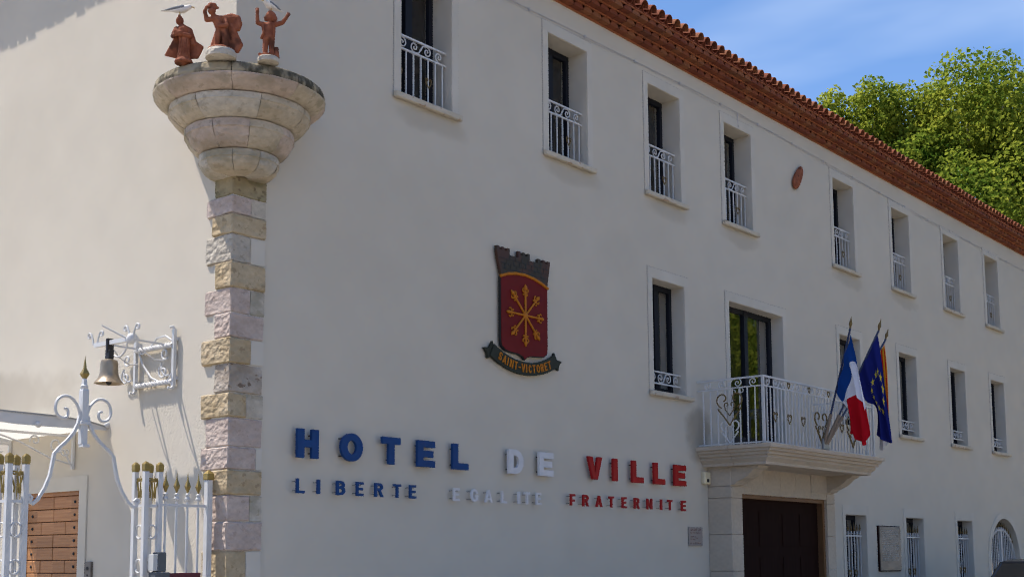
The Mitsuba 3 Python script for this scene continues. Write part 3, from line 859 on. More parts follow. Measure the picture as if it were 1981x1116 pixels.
def sector(prof, a0, a1, gap=0.004, seed=0):
    """a block of a ring between two angles; seam faces closed, surface uneven"""
    pr = np.array(prof, float)
    # refine the profile
    t = np.linspace(0, 1, 3, endpoint=False)
    q = np.vstack([np.array([pr[i] + (pr[i + 1] - pr[i]) * s for s in t]) for i in range(len(pr) - 1)] + [pr[-1:]])
    q = np.vstack([q, [[0.1, q[-1, 1]], [0.1, q[0, 1]]]])
    na = max(4, int((a1 - a0) / 6)); n = len(q)
    A = np.radians(np.linspace(a0, a1, na + 1))
    v = []
    for ia, a in enumerate(A):
        for r, z in q:
            off = (gap / 2 if ia == 0 else -gap / 2 if ia == na else 0) / max(r, .1)
            pull = 0.003 if ia in (0, na) else 0
            v.append(((r - pull) * math.cos(a + off), (r - pull) * math.sin(a + off), z))
    v = np.array(v)
    d = v / np.maximum(np.linalg.norm(v * [1, 1, 0], axis=1, keepdims=True), .1) * [1, 1, 0]
    v = v + d * ((meshkit.fbm(v * 8 + seed, 3, seed=seed) - .5) * 0.022)[:, None]
    v[:, 2] += (meshkit.fbm(v * 9 + 40 + seed, 2, seed=seed + 5) - .5) * 0.012
    f = []
    for i in range(na):
        for j in range(n):
            k = (j + 1) % n
            f += [(i * n + j, (i + 1) * n + j, (i + 1) * n + k), (i * n + j, (i + 1) * n + k, i * n + k)]
    tv, tf = trimesh.creation.triangulate_polygon(Polygon(q), engine="earcut")
    if len(tv) == n:
        from scipy.spatial import cKDTree
        mp = cKDTree(q).query(tv)[1]
        f += [tuple(mp[t_]) for t_ in tf[:, ::-1]] + [tuple(na * n + mp[t_]) for t_ in tf]
    m = trimesh.Trimesh(v + [.085, .010, 0], f, process=False); trimesh.repair.fix_normals(m); return m


for ri, (pf, js, ms) in enumerate(RINGS):
    for i in range(len(js) - 1):
        put(cb, "stone", sector(pf, js[i], js[i + 1], seed=ri * 20 + i), ms[i % 3], 50)
RIM = [(0.80, 6.870), (0.966, 6.872), (0.972, 6.90), (0.955, 6.965), (0.925, 6.990), (0.6, 6.995)]
js = [62, 118, 172, 226, 272, 318, 370, 422]
for i in range(7): put(cb, "rim_stone", sector(RIM, js[i], js[i + 1], gap=0.012 if i == 3 else .006, seed=90 + i), "corbel_weathered", 50)

# ------------------------------------------------------------------ lettering
def L2(poly_pts): return Polygon(poly_pts)


def glyph(ch, w, h, s):
    """block capital, w wide, h high, strokes s"""
    R = lambda a, b, c, d_: sbox(a, b, c, d_)
    t = s * 0.82
    if ch == "H": g = [R(0, 0, s, h), R(w - s, 0, w, h), R(0, h / 2 - t / 2, w, h / 2 + t / 2)]
    elif ch == "O": 
        o = affinity.scale(Point(0, 0).buffer(1, 24), w / 2, h / 2); i = affinity.scale(Point(0, 0).buffer(1, 24), w / 2 - s, h / 2 - t)
        return affinity.translate(o.difference(i), w / 2, h / 2)
    elif ch == "T": g = [R(w / 2 - s / 2, 0, w / 2 + s / 2, h), R(0, h - t, w, h)]
    elif ch == "E": g = [R(0, 0, s, h), R(0, 0, w, t), R(0, h / 2 - t / 2, w * .9, h / 2 + t / 2), R(0, h - t, w, h)]
    elif ch == "F": g = [R(0, 0, s, h), R(0, h * .45 - t / 2, w * .88, h * .45 + t / 2), R(0, h - t, w, h)]
    elif ch == "L": g = [R(0, 0, s, h), R(0, 0, w, t)]
    elif ch == "I": g = [R(0, 0, s, h)]
    elif ch == "D":
        o = unary_union([R(0, 0, w * .45, h), affinity.translate(affinity.scale(Point(0, 0).buffer(1, 24), w * .55, h / 2), w * .45, h / 2).intersection(R(0, 0, w, h))])
        i = unary_union([R(s, t, w * .45, h - t), affinity.translate(affinity.scale(Point(0, 0).buffer(1, 24), w * .55 - s, h / 2 - t), w * .45, h / 2).intersection(R(s, 0, w, h))])
        return o.difference(i)
    elif ch == "V": return L2([(0, h), (s * 1.05, h), (w / 2, h * .30), (w - s * 1.05, h), (w, h), (w / 2 + s * .55, 0), (w / 2 - s * .55, 0)])
    elif ch == "A": g = [L2([(0, 0), (s * 1.05, 0), (w / 2, h * .72), (w - s * 1.05, 0), (w, 0), (w / 2 + s * .5, h), (w / 2 - s * .5, h)]), R(w * .22, h * .2, w * .78, h * .2 + t * .9)]
    elif ch == "N": g = [R(0, 0, s, h), R(w - s, 0, w, h), L2([(0, h), (s, h), (w, 0), (w - s, 0)])]
    elif ch in "BRP":
        bowl = lambda z0, z1, ww: unary_union([R(0, z0, ww * .5, z1), affinity.translate(affinity.scale(Point(0, 0).buffer(1, 16), ww * .5, (z1 - z0) / 2), ww * .5, (z0 + z1) / 2)])
        up = bowl(h * .45, h, w * .96).difference(bowl(h * .45 + t, h - t, w * .96 - s).intersection(R(s, 0, w, h)))
        g = [R(0, 0, s, h), up]
        if ch == "B": g.append(bowl(0, h * .45 + t, w).difference(bowl(t, h * .45, w - s).intersection(R(s, 0, w, h))))
        if ch == "R": g.append(L2([(w * .40, h * .5), (w * .40 + s, h * .5), (w, 0), (w - s * 1.1, 0)]))
    elif ch == "G":
        o = glyph("O", w, h, s).difference(R(w * .6, h * .45, w, h * .66))
        g = [o, R(w * .52, h * .36, w, h * .36 + t), R(w - s, h * .12, w, h * .36 + t)]
    elif ch == "C": return glyph("O", w, h, s).difference(R(w * .6, h * .32, w + .1, h * .68))
    elif ch == "S":
        a = affinity.translate(glyph("O", w, h * .5 + t / 2, s).difference(R(w * .5, 0, w, (h * .5 + t / 2) * .5)), 0, h * .5 - t / 2)
        b = glyph("O", w, h * .5 + t / 2, s).difference(R(0, (h * .5 + t / 2) * .5, w * .5, h))
        return unary_union([a, b])
    elif ch == "-": g = [R(0, h * .38, w, h * .38 + t)]
    return unary_union(g)


WORDS = [
    ("HOTEL", "letter_blue", "large blue raised letters reading HOTEL on the facade", [(.91, .325), (1.593, .36), (2.289, .32), (2.92, .325), (3.591, .31)], 2.826, .340, .105),
    ("DE", "letter_white", "large white raised letters reading DE on the facade", [(4.748, .325), (5.433, .33)], 2.826, .340, .105),
    ("VILLE", "letter_red", "large red raised letters reading VILLE on the facade", [(6.615, .37), (7.274, .12), (7.798, .315), (8.419, .325), (9.033, .355)], 2.832, .345, .11),
    ("LIBERTE", "letter_blue", "small blue raised letters reading LIBERTE", [(.905, .125), (1.225, .045), (1.53, .14), (1.855, .12), (2.17, .145), (2.495, .13), (2.78, .12)], 2.414, .170, .036),
    ("EGALITE", "letter_white", "small white raised letters reading EGALITE", [(3.61, .12), (3.955, .145), (4.245, .155), (4.595, .12), (4.955, .045), (5.095, .13), (5.36, .12)], 2.411, .168, .036),
    ("FRATERNITE", "letter_red", "small red raised letters reading FRATERNITE", [(6.175, .12), (6.485, .15), (6.82, .16), (7.16, .13), (7.51, .125), (7.845, .15), (8.205, .155), (8.60, .05), (8.815, .14), (9.235, .14)], 2.422, .170, .038),
]
for word, mt, lab, pos, z, h, s in WORDS:
    sg = thing("wall_lettering", lab, "sign", "raised words on the facade")
    big = h > .3
    for ch, (x, w) in zip(word, pos):
        g = affinity.translate(glyph(ch, w, h, s if ch != "I" else w), x, z)
        kx = put(sg, "letter", frontal(g, -0.100, -0.075) if not big else frontal(g, -0.105, -0.065), mt)
        labels[kx] = {"label": f"letter {ch}"}
        zs_ = (z + h * .18, z + h * .80)
        xs_ = (x + min(s, w) * .5, x + w - min(s, w) * .7) if w > .09 and ch not in "TLIFVA" else (x + (w / 2 if ch in "TVA" else min(s, w) * .5),)
        for px in xs_:
            for pz in zs_:
                if g.contains(Point(px, pz)) or ch in "HEILTF": put(sg, "pin", tube([(px, -0.080, pz), (px, 0.004, pz)], 0.008 if big else 0.0042, 6), "black_iron" if big else "pin_grey")

# ------------------------------------------------------------------ coat of arms
ca = thing("coat_of_arms", "dark red shield with golden cross under a stone mural crown, name ribbon below", "coat of arms")
F0, F1 = -0.075, -0.03
arc_pts = [(4.622, 5.60), (4.777, 5.655), (4.951, 5.688), (5.165, 5.700), (5.365, 5.680), (5.54, 5.640), (5.706, 5.585)]
sh = Polygon([(4.640, 5.60)] + arc_pts[1:-1] + [(5.690, 5.59), (5.690, 4.68), (5.672, 4.61), (5.60, 4.565), (5.45, 4.55), (5.30, 4.54), (5.215, 4.515), (5.165, 4.475), (5.115, 4.515), (5.03, 4.54), (4.86, 4.55), (4.73, 4.568), (4.655, 4.62), (4.640, 4.69)])
put(ca, "shield", frontal(sh, F0, F1), "crest_red")
put(ca, "shield_back", frontal(sh.buffer(0.012), F0 + .008, F1), "black_iron")
put(ca, "rim_band", tube([(x, F0 - .004, z) for x, z in arc_pts], 0.022, 8), "crest_gold", 40)
cr = [(4.640, 5.615)] + [(x, z + .012) for x, z in arc_pts[1:-1]] + [(5.690, 5.60), (5.735, 5.82), (5.760, 5.96)]
for (a, b, c_) in ((5.760, 5.475, 1), (5.285, 5.02, 1), (4.83, 4.545, 1)):
    zt = 6.025 if a != 5.760 else 5.995
    if a != 5.760: cr += [(a, 5.93)]
    n = 3; w_ = (a - b) / (2 * n - 1)
    for q in range(n):
        xx = a - 2 * q * w_
        cr += [(xx, zt), (xx - w_, zt)]
        if q < n - 1: cr += [(xx - w_, zt - .045), (xx - 2 * w_, zt - .045)]
    if b != 4.545: cr += [(b, 5.93)]
cr += [(4.545, 5.96), (4.585, 5.80)]
crown = Polygon(cr).buffer(0)
put(ca, "crown", frontal(crown, F0 - .004, F1), "crown_stone")
joints = []
for zz, sx in ((5.72, .03), (5.79, .0), (5.86, -.03)):
    joints.append(box(4.62 + sx, 5.71 - sx * .6, F0 - .0075, F0 - .0042, zz, zz + .008))
for row in range(3):
    for xx in np.arange(4.70 + row * .06, 5.68, .14): joints.append(box(xx, xx + .008, F0 - .0072, F0 - .0042, 5.728 + row * .07, 5.79 + row * .07))
put(ca, "crown_joint", cat(joints), "black_iron")
SC = np.array([5.165, 5.110]); spokes = []
for kx in range(8):
    a = math.radians(90 + 45 * kx); L = 0.455 if kx % 4 in (0,) else (0.43 if kx % 2 == 0 else 0.46)
    dxy = np.array([math.cos(a), math.sin(a)]); nx = np.array([-dxy[1], dxy[0]])
    P_ = lambda t_, o_: SC + dxy * t_ + nx * o_
    y = F0 - .012
    ms = [tube([(*P_(.03, 0)[:1], y, P_(.03, 0)[1]), (P_(L * .84, 0)[0], y, P_(L * .84, 0)[1])], 0.016, 6)]
    ms.append(tube([(P_(L * (.80 + .2 * t_), 0)[0], y, P_(L * (.80 + .2 * t_), 0)[1]) for t_ in np.linspace(0, 1, 6)], [.014, .026, .030, .024, .014, .004], 8))
    for g in (-1, 1):
        p = [(P_(L * (.70 + .16 * t_), g * (.012 + .052 * math.sin(t_ * 2.4)))) for t_ in np.linspace(0, 1, 6)]
        ms.append(tube([(q[0], y, q[1]) for q in p], [.008, .010, .011, .012, .011, .007], 6))
        q = P_(L * .66, g * .042); b = trimesh.creation.icosphere(2, .015); b.apply_translation((q[0], y, q[1])); ms.append(b)
    ms.append(tube([(P_(L * .74, -.035)[0], y, P_(L * .74, -.035)[1]), (P_(L * .74, .035)[0], y, P_(L * .74, .035)[1])], .010, 6))
    put(ca, "cross_arm", cat(ms), "crest_gold", 40)
hub = trimesh.creation.icosphere(2, .048); hub.apply_scale((1, .4, 1)); hub.apply_translation((SC[0], F0 - .012, SC[1])); put(ca, "cross_hub", hub, "crest_gold", True)
# ribbon and its lettering, along a sagging arc
RC, RRm = np.array([5.165, 5.81]), 1.46


def rb(ang, r): return (RC[0] + r * math.sin(ang), RC[1] - r * math.cos(ang))


A0 = math.radians(29.5)
t_ = np.linspace(-A0, A0, 40)
put(ca, "ribbon", frontal(Polygon([rb(a, RRm - .085) for a in t_] + [rb(a, RRm + .100) for a in t_[::-1]]), F0, F1), "ribbon_green")
for g in (-1, 1):
    e = [(g * .69 + 5.165, 4.46), (g * .66 + 5.165, 4.53), (g * .70 + 5.165, 4.655), (g * .765 + 5.165, 4.555), (g * .885 + 5.165, 4.545), (g * .815 + 5.165, 4.475), (g * .80 + 5.165, 4.40)]
    put(ca, "ribbon_end", frontal(Polygon(e), F0 + .014, F1 + .01), "ribbon_green")
txt = "SAINT-VICTORET"; ws = [.066, .078, .034, .076, .068, .046, .076, .034, .068, .068, .076, .07, .064, .068]
tot = sum(ws) + .024 * (len(ws) - 1); s0 = -tot / 2; ms = []
for ch, w_ in zip(txt, ws):
    g = glyph(ch, w_, .118, .020 if ch not in "I" else w_ * .62)
    mid = (s0 + w_ / 2) / RRm
    g = affinity.translate(g, -w_ / 2, -.059); g = affinity.rotate(g, math.degrees(mid), origin=(0, 0))
    o = rb(mid, RRm + .005); g = affinity.translate(g, *o)
    kx = put(ca, "letter", frontal(g, F0 - .010, F0 + .002), "crest_gold"); labels[kx] = {"label": f"letter {ch}" if ch != "-" else "hyphen"}
    s0 += w_ + .024

# ------------------------------------------------------------------ oval clay plaque, plaques, alarm box, cable
op = thing("clay_plaque", "slanting oval terracotta ornament high on the facade below the eave", "wall ornament")
el = trimesh.creation.icosphere(4, 1.0)
v = el.vertices.copy(); tt = v[:, 2]
el.vertices = np.stack([v[:, 0] * (0.125 - .02 * tt + .03 * tt ** 2), v[:, 1] * 0.055 * (1 - .25 * tt), tt * 0.315], -1)
el.vertices += (meshkit.fbm(el.vertices * 14, 3)[:, None] - .5) * .016
el.apply_transform(trimesh.transformations.rotation_matrix(math.radians(38), (0, 1, 0))); el.apply_translation((13.955, -0.045, 9.19))
put(op, "body", el, "figure_clay", True)
put(op, "bracket", box(13.93, 13.97, -0.02, .002, 9.15, 9.23), "black_iron")


def plaque(name, lab, x0, x1, z0, z1, mat, lines, tm, seed, frame=None, y0=-.04):
    pk = thing(name, lab, "plaque")
    put(pk, "plate", box(x0, x1, y0, y0 + .025, z0, z1, .004), mat)
    rr = random.Random(seed); ms = []
    for (zc, hh, a, b) in lines:
        x = x0 + a * (x1 - x0)
        while x < x0 + b * (x1 - x0) - .02:
            w_ = rr.uniform(1.5, 6) * hh * .62; w_ = min(w_, x0 + b * (x1 - x0) - x)
            nl = max(1, int(w_ / (hh * .62)))
            for q in range(nl):
                lx = x + q * w_ / nl; lw = w_ / nl * .78
                kind_ = rr.randrange(3); zz = z0 + zc * (z1 - z0)
                ms.append(box(lx, lx + lw * .3, y0 - .002, y0 + .001, zz, zz + hh))
                if kind_: ms.append(box(lx, lx + lw, y0 - .002, y0 + .001, zz + (hh * .8 if kind_ == 1 else 0), zz + (hh if kind_ == 1 else hh * .2)))
            x += w_ + hh * .7
    put(pk, "text_lines", cat(ms), tm)
    for sx in (x0 + .03, x1 - .03):
        for sz in (z0 + .03, z1 - .03): put(pk, "screw", tube([(sx, y0 - .006, sz), (sx, y0 + .028, sz)], .010, 8), "steel")
    if frame: put(pk, "backing", box(x0 - frame, x1 + frame, y0 + .026, .001, z0 - frame, z1 + frame, .004), "dark_wood")
    return pk


plaque("small_plaque", "small beige plaque with red-brown lettering left of the portal", 9.56, 9.99, 1.85, 2.165, "plaque_ground", [(.80, .035, .12, .95), (.66, .022, .08, .92), (.48, .012, .1, .5), (.40, .012, .1, .7), (.32, .012, .1, .45), (.10, .024, .06, .94)], "plaque_text", 5, None, -.03)
plaque("metal_plaque", "large brushed metal plaque engraved with text between two barred windows", 17.20, 18.30, 1.36, 2.30, "aluminium", [(.90 - .042 * q, .016, .10, .9 - .15 * (q % 4 == 3)) for q in range(17)], "light_grey", 9, .018, -.055)
ab = thing("alarm_box", "small cream alarm box beside the portal under the balcony corner", "alarm box")
put(ab, "case", box(10.02, 10.21, -.09, -.001, 2.90, 3.11, .015), "alarm_cream"); put(ab, "lens", box(10.08, 10.15, -.094, -.0885, 2.935, 2.99, .002), "black_iron")
cbk = thing("wall_cable", "thin grey cable running along the facade just below the tiled eave", "cable")
cx = np.linspace(0.1, 30.5, 130)
cz = np.interp(cx, [0, 4.95, 9.7, 11.2, 17.7, 21.0, 26, 31], [9.68, 9.79, 9.885, 9.905, 9.80, 9.74, 9.72, 9.72]) - .006 * np.abs(np.sin(cx * 1.9))
put(cbk, "strand", tube(np.stack([cx, np.full_like(cx, -.012), cz], -1), .0045, 5), "cable_grey", 40)
put(cbk, "strand", tube(np.stack([cx, np.full_like(cx, -.016), cz - .035 - .012 * np.sin(cx * 1.3)], -1), .003, 5), "cable_grey", 40)
for x in np.arange(1.2, 30, 1.4): put(cbk, "clip", box(x - .012, x + .012, -.03, .001, np.interp(x, cx, cz) - .03, np.interp(x, cx, cz) + .018), "cable_grey")
put(cbk, "drop", tube([(11.62, -.014, 9.90), (11.62, -.016, 9.68), (11.64, -.03, 9.62)], .008, 5), "cable_grey")

# ------------------------------------------------------------------ clay figures on the corbel
RT_, TO_, UP_ = np.array([.64, -.77, 0]), np.array([-.765, -.634, 0]) / np.linalg.norm([.765, .634]), np.array([0, 0, 1.0])


def L3(o): return lambda r, u, t=0.0: np.asarray(o, float) + RT_ * r + UP_ * u + TO_ * t


# a man hugging a bundle, his cloak blown open
q = L3((-0.845, -0.19, 6.992))
st = thing("clay_figure", "terracotta figure in a wide blown-open cloak, gull on its head", "statue", "clay figures on the corner corbel")
put(st, "base", lathe([(0, 0), (.095, 0), (.10, .015), (.088, .04), (.07, .055), (0, .056)], q(0, 0), 20), "figure_clay", 40)
fb = [(q(0, .05), .07, q(0, .10), .068), (q(0, .10), .066, q(.005, .27), .058), (q(.005, .26), .062, q(-.01, .38), .058), (q(-.070, .372), .032, q(.055, .365), .036, q(-.025, .425), .028), (q(-.02, .40), .028, q(-.045, .45), .026),
      (q(-.052, .478), .043, q(-.052, .492), .041), (q(-.066, .470, .03), .018, q(-.062, .49, .032), .02), (q(-.052, .520), .024, q(-.060, .545), .013),
      (q(-.085, .39), .032, q(-.115, .30, .03), .026), (q(-.115, .30, .03), .026, q(-.06, .31, .08), .022), (q(.06, .365), .032, q(.075, .30, .03), .026), (q(.075, .30, .03), .026, q(-.02, .305, .080), .021),
      (q(-.03, .31, .08), .036, q(-.07, .335, .075), .030)]
put(st, "body", flesh(fb), "figure_clay", True)
ck = [(q(-.03, .43, -.02), .026, q(.05, .375, -.01), .036, q(.115, .22, -.01), .026, q(.01, .25, -.05), .03), (q(-.08, .37, -.02), .030, q(-.11, .26, -.015), .020, q(-.03, .26, -.05), .02), (q(-.11, .26, -.01), .02, q(-.195, .10, .0), .012, q(-.06, .085, -.05), .015, q(-.03, .26, -.06), .02),
      (q(.05, .37, -.02), .032, q(.10, .25, -.02), .022, q(.0, .26, -.06), .02), (q(.10, .25, -.02), .022, q(.20, .185, .0), .014, q(.17, .12, -.01), .014, q(.03, .15, -.06), .02), (q(.17, .12, -.01), .014, q(.14, .075, -.02), .014, q(.04, .09, -.05), .018, q(.03, .15, -.06), .02)]
put(st, "cloak", flesh(ck), "figure_clay", True)
put(st, "fold", cat([tube([q(-.04 + .026 * j, .08, .066 - abs(j - 1.5) * .012), q(-.03 + .02 * j, .18, .062 - abs(j - 1.5) * .01), q(-.025 + .018 * j, .26, .055)], [.012, .010, .006], 6) for j in range(5)]), "figure_clay", True)

# a man shading his eyes, bent against the wind
q = L3((-0.665, -0.60, 6.992))
st = thing("clay_figure", "terracotta figure shading its eyes with one hand, cloak billowing behind", "statue", "clay figures on the corner corbel")
put(st, "plinth", lathe([(0, 0), (.165, 0), (.168, .05), (.150, .085), (0, .086)], q(0, 0), 24), "corbel_pale", 40)
put(st, "base", lathe([(0, .086), (.150, .087), (.145, .10), (.12, .115), (0, .116)], q(0, 0), 24), "figure_clay", 40)
fb = [(q(-.05, .12, .02), .030, q(-.035, .24, .02), .036), (q(-.035, .24, .02), .036, q(-.015, .335), .046), (q(.05, .12, .0), .032, q(.045, .24, .01), .038), (q(.045, .24, .01), .038, q(.02, .335), .048),
      (q(.0, .33), .058, q(-.045, .43, .02), .052), (q(-.09, .445, .02), .034, q(.02, .45), .036), (q(-.065, .45, .03), .028, q(-.085, .49, .05), .026), (q(-.095, .515, .05), .042, q(-.09, .535, .045), .038),
      (q(-.12, .50, .085), .012, q(-.10, .50, .08), .012),
      (q(-.09, .435, .03), .030, q(-.145, .415, .06), .026), (q(-.145, .415, .06), .026, q(-.165, .50, .075), .021), (q(-.165, .50, .075), .019, q(-.14, .545, .09), .016), (q(-.14, .545, .09), .015, q(-.11, .552, .095), .012),
      (q(.03, .44), .032, q(.06, .36, .04), .027), (q(.06, .36, .04), .026, q(.0, .34, .07), .022), (q(-.05, .12, .05), .022, q(-.055, .12, .01), .026), (q(.05, .12, .035), .022, q(.05, .12, -.01), .026),
      (q(-.10, .12, -.02), .030, q(-.08, .2, -.03), .028, q(-.05, .30, -.03), .03), (q(-.04, .12, -.04), .03, q(.10, .12, -.05), .03, q(.04, .32, -.03), .035, q(-.03, .32, -.03), .035)]
put(st, "body", flesh(fb), "figure_clay", True)
put(st, "hat", flesh([(q(-.15, .55, .08), .012, q(-.04, .565, .02), .014, q(-.10, .57, .04), .035), (q(-.105, .575, .05), .036, q(-.075, .585, .03), .030)]), "figure_clay", True)
ck = [(q(.0, .46, -.03), .034, q(.10, .49, -.04), .036, q(.17, .47, -.03), .030, q(.09, .40, -.05), .03), (q(.17, .47, -.03), .030, q(.195, .40, -.02), .026, q(.18, .34, -.02), .022, q(.09, .36, -.05), .028),
      (q(.10, .38, -.04), .04, q(.15, .26, -.04), .036, q(.06, .26, -.06), .03), (q(.15, .26, -.04), .036, q(.20, .17, -.03), .03, q(.17, .10, -.03), .024, q(.07, .12, -.06), .03)]
put(st, "cloak", flesh(ck), "figure_clay", True)

# a figure throwing both arms up
q = L3((-0.262, -0.90, 6.992))
st = thing("clay_figure", "slim terracotta figure with both arms thrown up, gull on its head", "statue", "clay figures on the corner corbel")
put(st, "plinth", lathe([(0, 0), (.115, 0), (.118, .04), (.108, .055), (0, .056)], q(0, 0), 24), "corbel_pale", 40)
put(st, "base", lathe([(0, .056), (.104, .057), (.100, .075), (.08, .085), (0, .086)], q(0, 0), 24), "figure_clay", 40)
fb = [(q(-.035, .085, .01), .026, q(-.033, .18, .01), .030), (q(-.033, .18, .01), .030, q(-.025, .275), .038), (q(.035, .085), .026, q(.034, .18), .030), (q(.034, .18), .030, q(.03, .275), .038),
      (q(-.035, .085, .04), .018, q(-.035, .085, .0), .022), (q(.035, .085, .03), .018, q(.035, .085, -.01), .022),
      (q(.0, .28), .056, q(.0, .36), .054), (q(.0, .36), .056, q(.005, .415), .048), (q(-.045, .43), .030, q(.055, .43), .030), (q(.008, .44), .024, q(.012, .475), .024), (q(.015, .505), .042, q(.016, .53), .040),
      (q(-.05, .43), .030, q(-.118, .445, .02), .023), (q(-.118, .445, .02), .023, q(-.122, .53, .03), .019), (q(-.122, .53, .03), .016, q(-.120, .575, .035), .020),
      (q(.06, .43), .030, q(.15, .445, .02), .023), (q(.15, .445, .02), .023, q(.19, .49, .03), .019), (q(.19, .49, .03), .016, q(.210, .52, .035), .020)]
for fx_, fu_ in ((-.135, .595), (-.122, .605), (-.108, .60)): fb.append((q(-.12, .575, .035), .012, q(fx_, fu_, .04), .007))
for fx_, fu_ in ((.212, .55), (.226, .545), (.236, .53)): fb.append((q(.21, .52, .035), .012, q(fx_, fu_, .04), .007))
put(st, "body", flesh(fb, .010), "figure_clay", True)
put(st, "hair", flesh([(q(.018, .528, -.012), .060, q(.018, .518, -.02), .060), (q(.058, .505, -.01), .034, q(.062, .48, .0), .022), (q(-.026, .512, -.01), .032, q(-.034, .488, .0), .018), (q(.018, .555, .012), .034, q(.018, .562, .0), .03)]), "figure_clay", True)
put(st, "jacket", flesh([(q(-.058, .41, .02), .022, q(-.045, .32, .045), .014), (q(-.045, .32, .045), .014, q(-.078, .275, .02), .012), (q(-.078, .275, .02), .012, q(-.06, .30, -.03), .02), (q(.055, .41, .01), .022, q(.058, .28, .02), .014)]), "figure_clay", True)
put(st, "tree_stump", lathe([(.036, .06), (.030, .10), (.024, .17), (.022, .18), (.0, .175)], q(.082, 0, -.02), 10), "figure_clay", 40)
put(st, "bag", flesh([(q(-.07, .09, .0), .02, q(-.09, .09, .02), .018)]), "figure_clay", True)


def gull(lab, o, right, toward, k=1.0):
    """a gull standing on o, its beak along +right"""
    b = thing("gull", lab, "bird", "gulls standing on the clay figures")
    Q = lambda r, u, t=0.0: np.asarray(o, float) + (right * r + UP_ * u * 1.1 + toward * t) * k
    put(b, "body", flesh([(Q(-.06, .058), .030, Q(.03, .062), .042), (Q(.03, .062), .042, Q(.085, .080), .030), (Q(.085, .080), .028, Q(.105, .088), .024), (Q(-.06, .058), .028, Q(-.135, .052), .012)], .010), "gull_white", True)
    for g in (-1, 1): put(b, "wing", flesh([(Q(.035, .080, g * .026), .022, Q(-.06, .066, g * .024), .016), (Q(-.06, .066, g * .024), .016, Q(-.165, .052, g * .008), .006)], .010), "gull_grey", True)
    put(b, "tail", flesh([(Q(-.13, .052), .012, Q(-.20, .050, .012), .005, Q(-.20, .050, -.012), .005)], .012), "gull_white", True)
    put(b, "beak", tube([Q(.125, .088), Q(.150, .082), Q(.158, .070)], [.009, .006, .002], 6), "beak_yellow")
    for g in (-1, 1): put(b, "eye", np_tf(trimesh.creation.icosphere(1, .004), T().translate(tuple(map(float, Q(.112, .096, g * .020))))), "black_iron")
    for g in (-1, 1): put(b, "leg", tube([Q(.0, .03, g * .014), Q(.004, .0, g * .014)], .004, 5), "beak_yellow")


q = L3((-0.845, -0.19, 6.992)); gull("gull on the cloaked clay figure, seen from the side", q(-.055, .545), RT_, TO_)
q = L3((-0.262, -0.90, 6.992)); d2 = (TO_ * .78 - RT_ * .62); d2 /= np.linalg.norm(d2); gull("gull on the figure with raised arms, turned to the viewer", q(.02, .592), d2, np.cross(UP_, d2), .82)

# ------------------------------------------------------------------ bell and its bracket
br = thing("bell_bracket", "white wrought-iron bracket of twisted bars and scrolls on the side wall", "bracket")
for y in (.985, 1.745):
    put(br, "post", cat([bar((-.045, y, 3.66), (-.045, y, 4.33), .040), tube([(-.045, y, 3.66), (-.07, y + .01, 3.63), (-.11, y + .02, 3.64)], .020, 6), tube([(-.045, y, 4.33), (-.06, y + .01, 4.36), (-.09, y + .03, 4.35)], .018, 6), box(-.03, .002, y - .02, y + .02, 3.74, 3.78), box(-.03, .002, y - .02, y + .02, 4.2, 4.24)]), "white_paint")


def twisted(a, b, r, turns):
    a, b = np.array(a), np.array(b); n = 60; t = np.linspace(0, 1, n); ms = []
    d_ = (b - a) / np.linalg.norm(b - a); u = np.cross(d_, (0, 0, 1)); u /= np.linalg.norm(u); v_ = np.cross(d_, u)
    for ph in (0, np.pi):
        an = t * turns * 2 * np.pi + ph
        ms.append(tube(a + (b - a) * t[:, None] + r * (np.cos(an)[:, None] * u + np.sin(an)[:, None] * v_), r * 1.1, 6))
    return cat(ms)


for z in (4.15, 3.72): put(br, "twisted_bar", twisted((-.05, 1.0, z), (-.05, 1.73, z), .017, 7), "white_paint", 40)
Q = lambda p, x=-.05: np.stack([np.full(len(p), x), np.asarray(p)[:, 0], np.asarray(p)[:, 1]], -1)
for y in (.985, 1.745):
    put(br, "scroll", cat([tube(Q(np.vstack([spiral((y + .20, 3.85), .02, .085, 0, 380, 18), spiral((y + .10, 3.90), .14, .10, 20, -100, 8)])), .013, 6),
                           tube(Q(spiral((y + .17, 4.06), .025, .075, 240, -130, 16)), .013, 6)]), "white_paint", 40)
put(br, "scroll", tube(Q(np.array([(1.70, 4.16), (1.60, 3.98), (1.42, 3.80), (1.22, 3.72), (1.08, 3.74), (1.01, 3.82)])), .012, 6), "white_paint", 40)
put(br, "scroll", tube(Q(np.array([(1.02, 4.20), (1.15, 4.27), (1.32, 4.26), (1.46, 4.15), (1.60, 4.10), (1.72, 4.14)])), .012, 6), "white_paint", 40)
XB = -.50
for y in (1.16, 1.68):
    put(br, "arm", cat([bar((-.05, y, 4.165), (XB, y, 4.175), .020), tube([(-.06, y, 3.98), (-.18, y, 3.97), (-.32, y, 4.04), (-.42, y, 4.15)], .008, 6)]), "white_paint")
put(br, "beam", bar((XB, 1.16, 4.18), (XB, 1.90, 4.18), .05), "white_paint")
hubm = trimesh.creation.icosphere(2, .055); hubm.apply_scale((1, 1, 1.2)); hubm.apply_translation((XB, 1.17, 4.18)); put(br, "hub", hubm, "white_paint", True)
for y0, s in ((1.20, 1), (1.13, -1), (1.94, 1), (1.86, -1)):
    p = np.array([(y0, 4.19), (y0 + s * .015, 4.26), (y0 + s * .05, 4.32)]); p = np.vstack([p, spiral((y0 + s * .085, 4.305), .04, .018, 150 if s > 0 else 30, (150 - 330) if s > 0 else 360, 10)])
    put(br, "curl", tube(Q(p, XB), .013, 6), "white_paint", 40)
put(br, "clapper_rod", tube([(XB - .01, 1.24, 4.19), (XB - .24, 1.40, 4.33)], [.012, .010], 6), "white_paint")
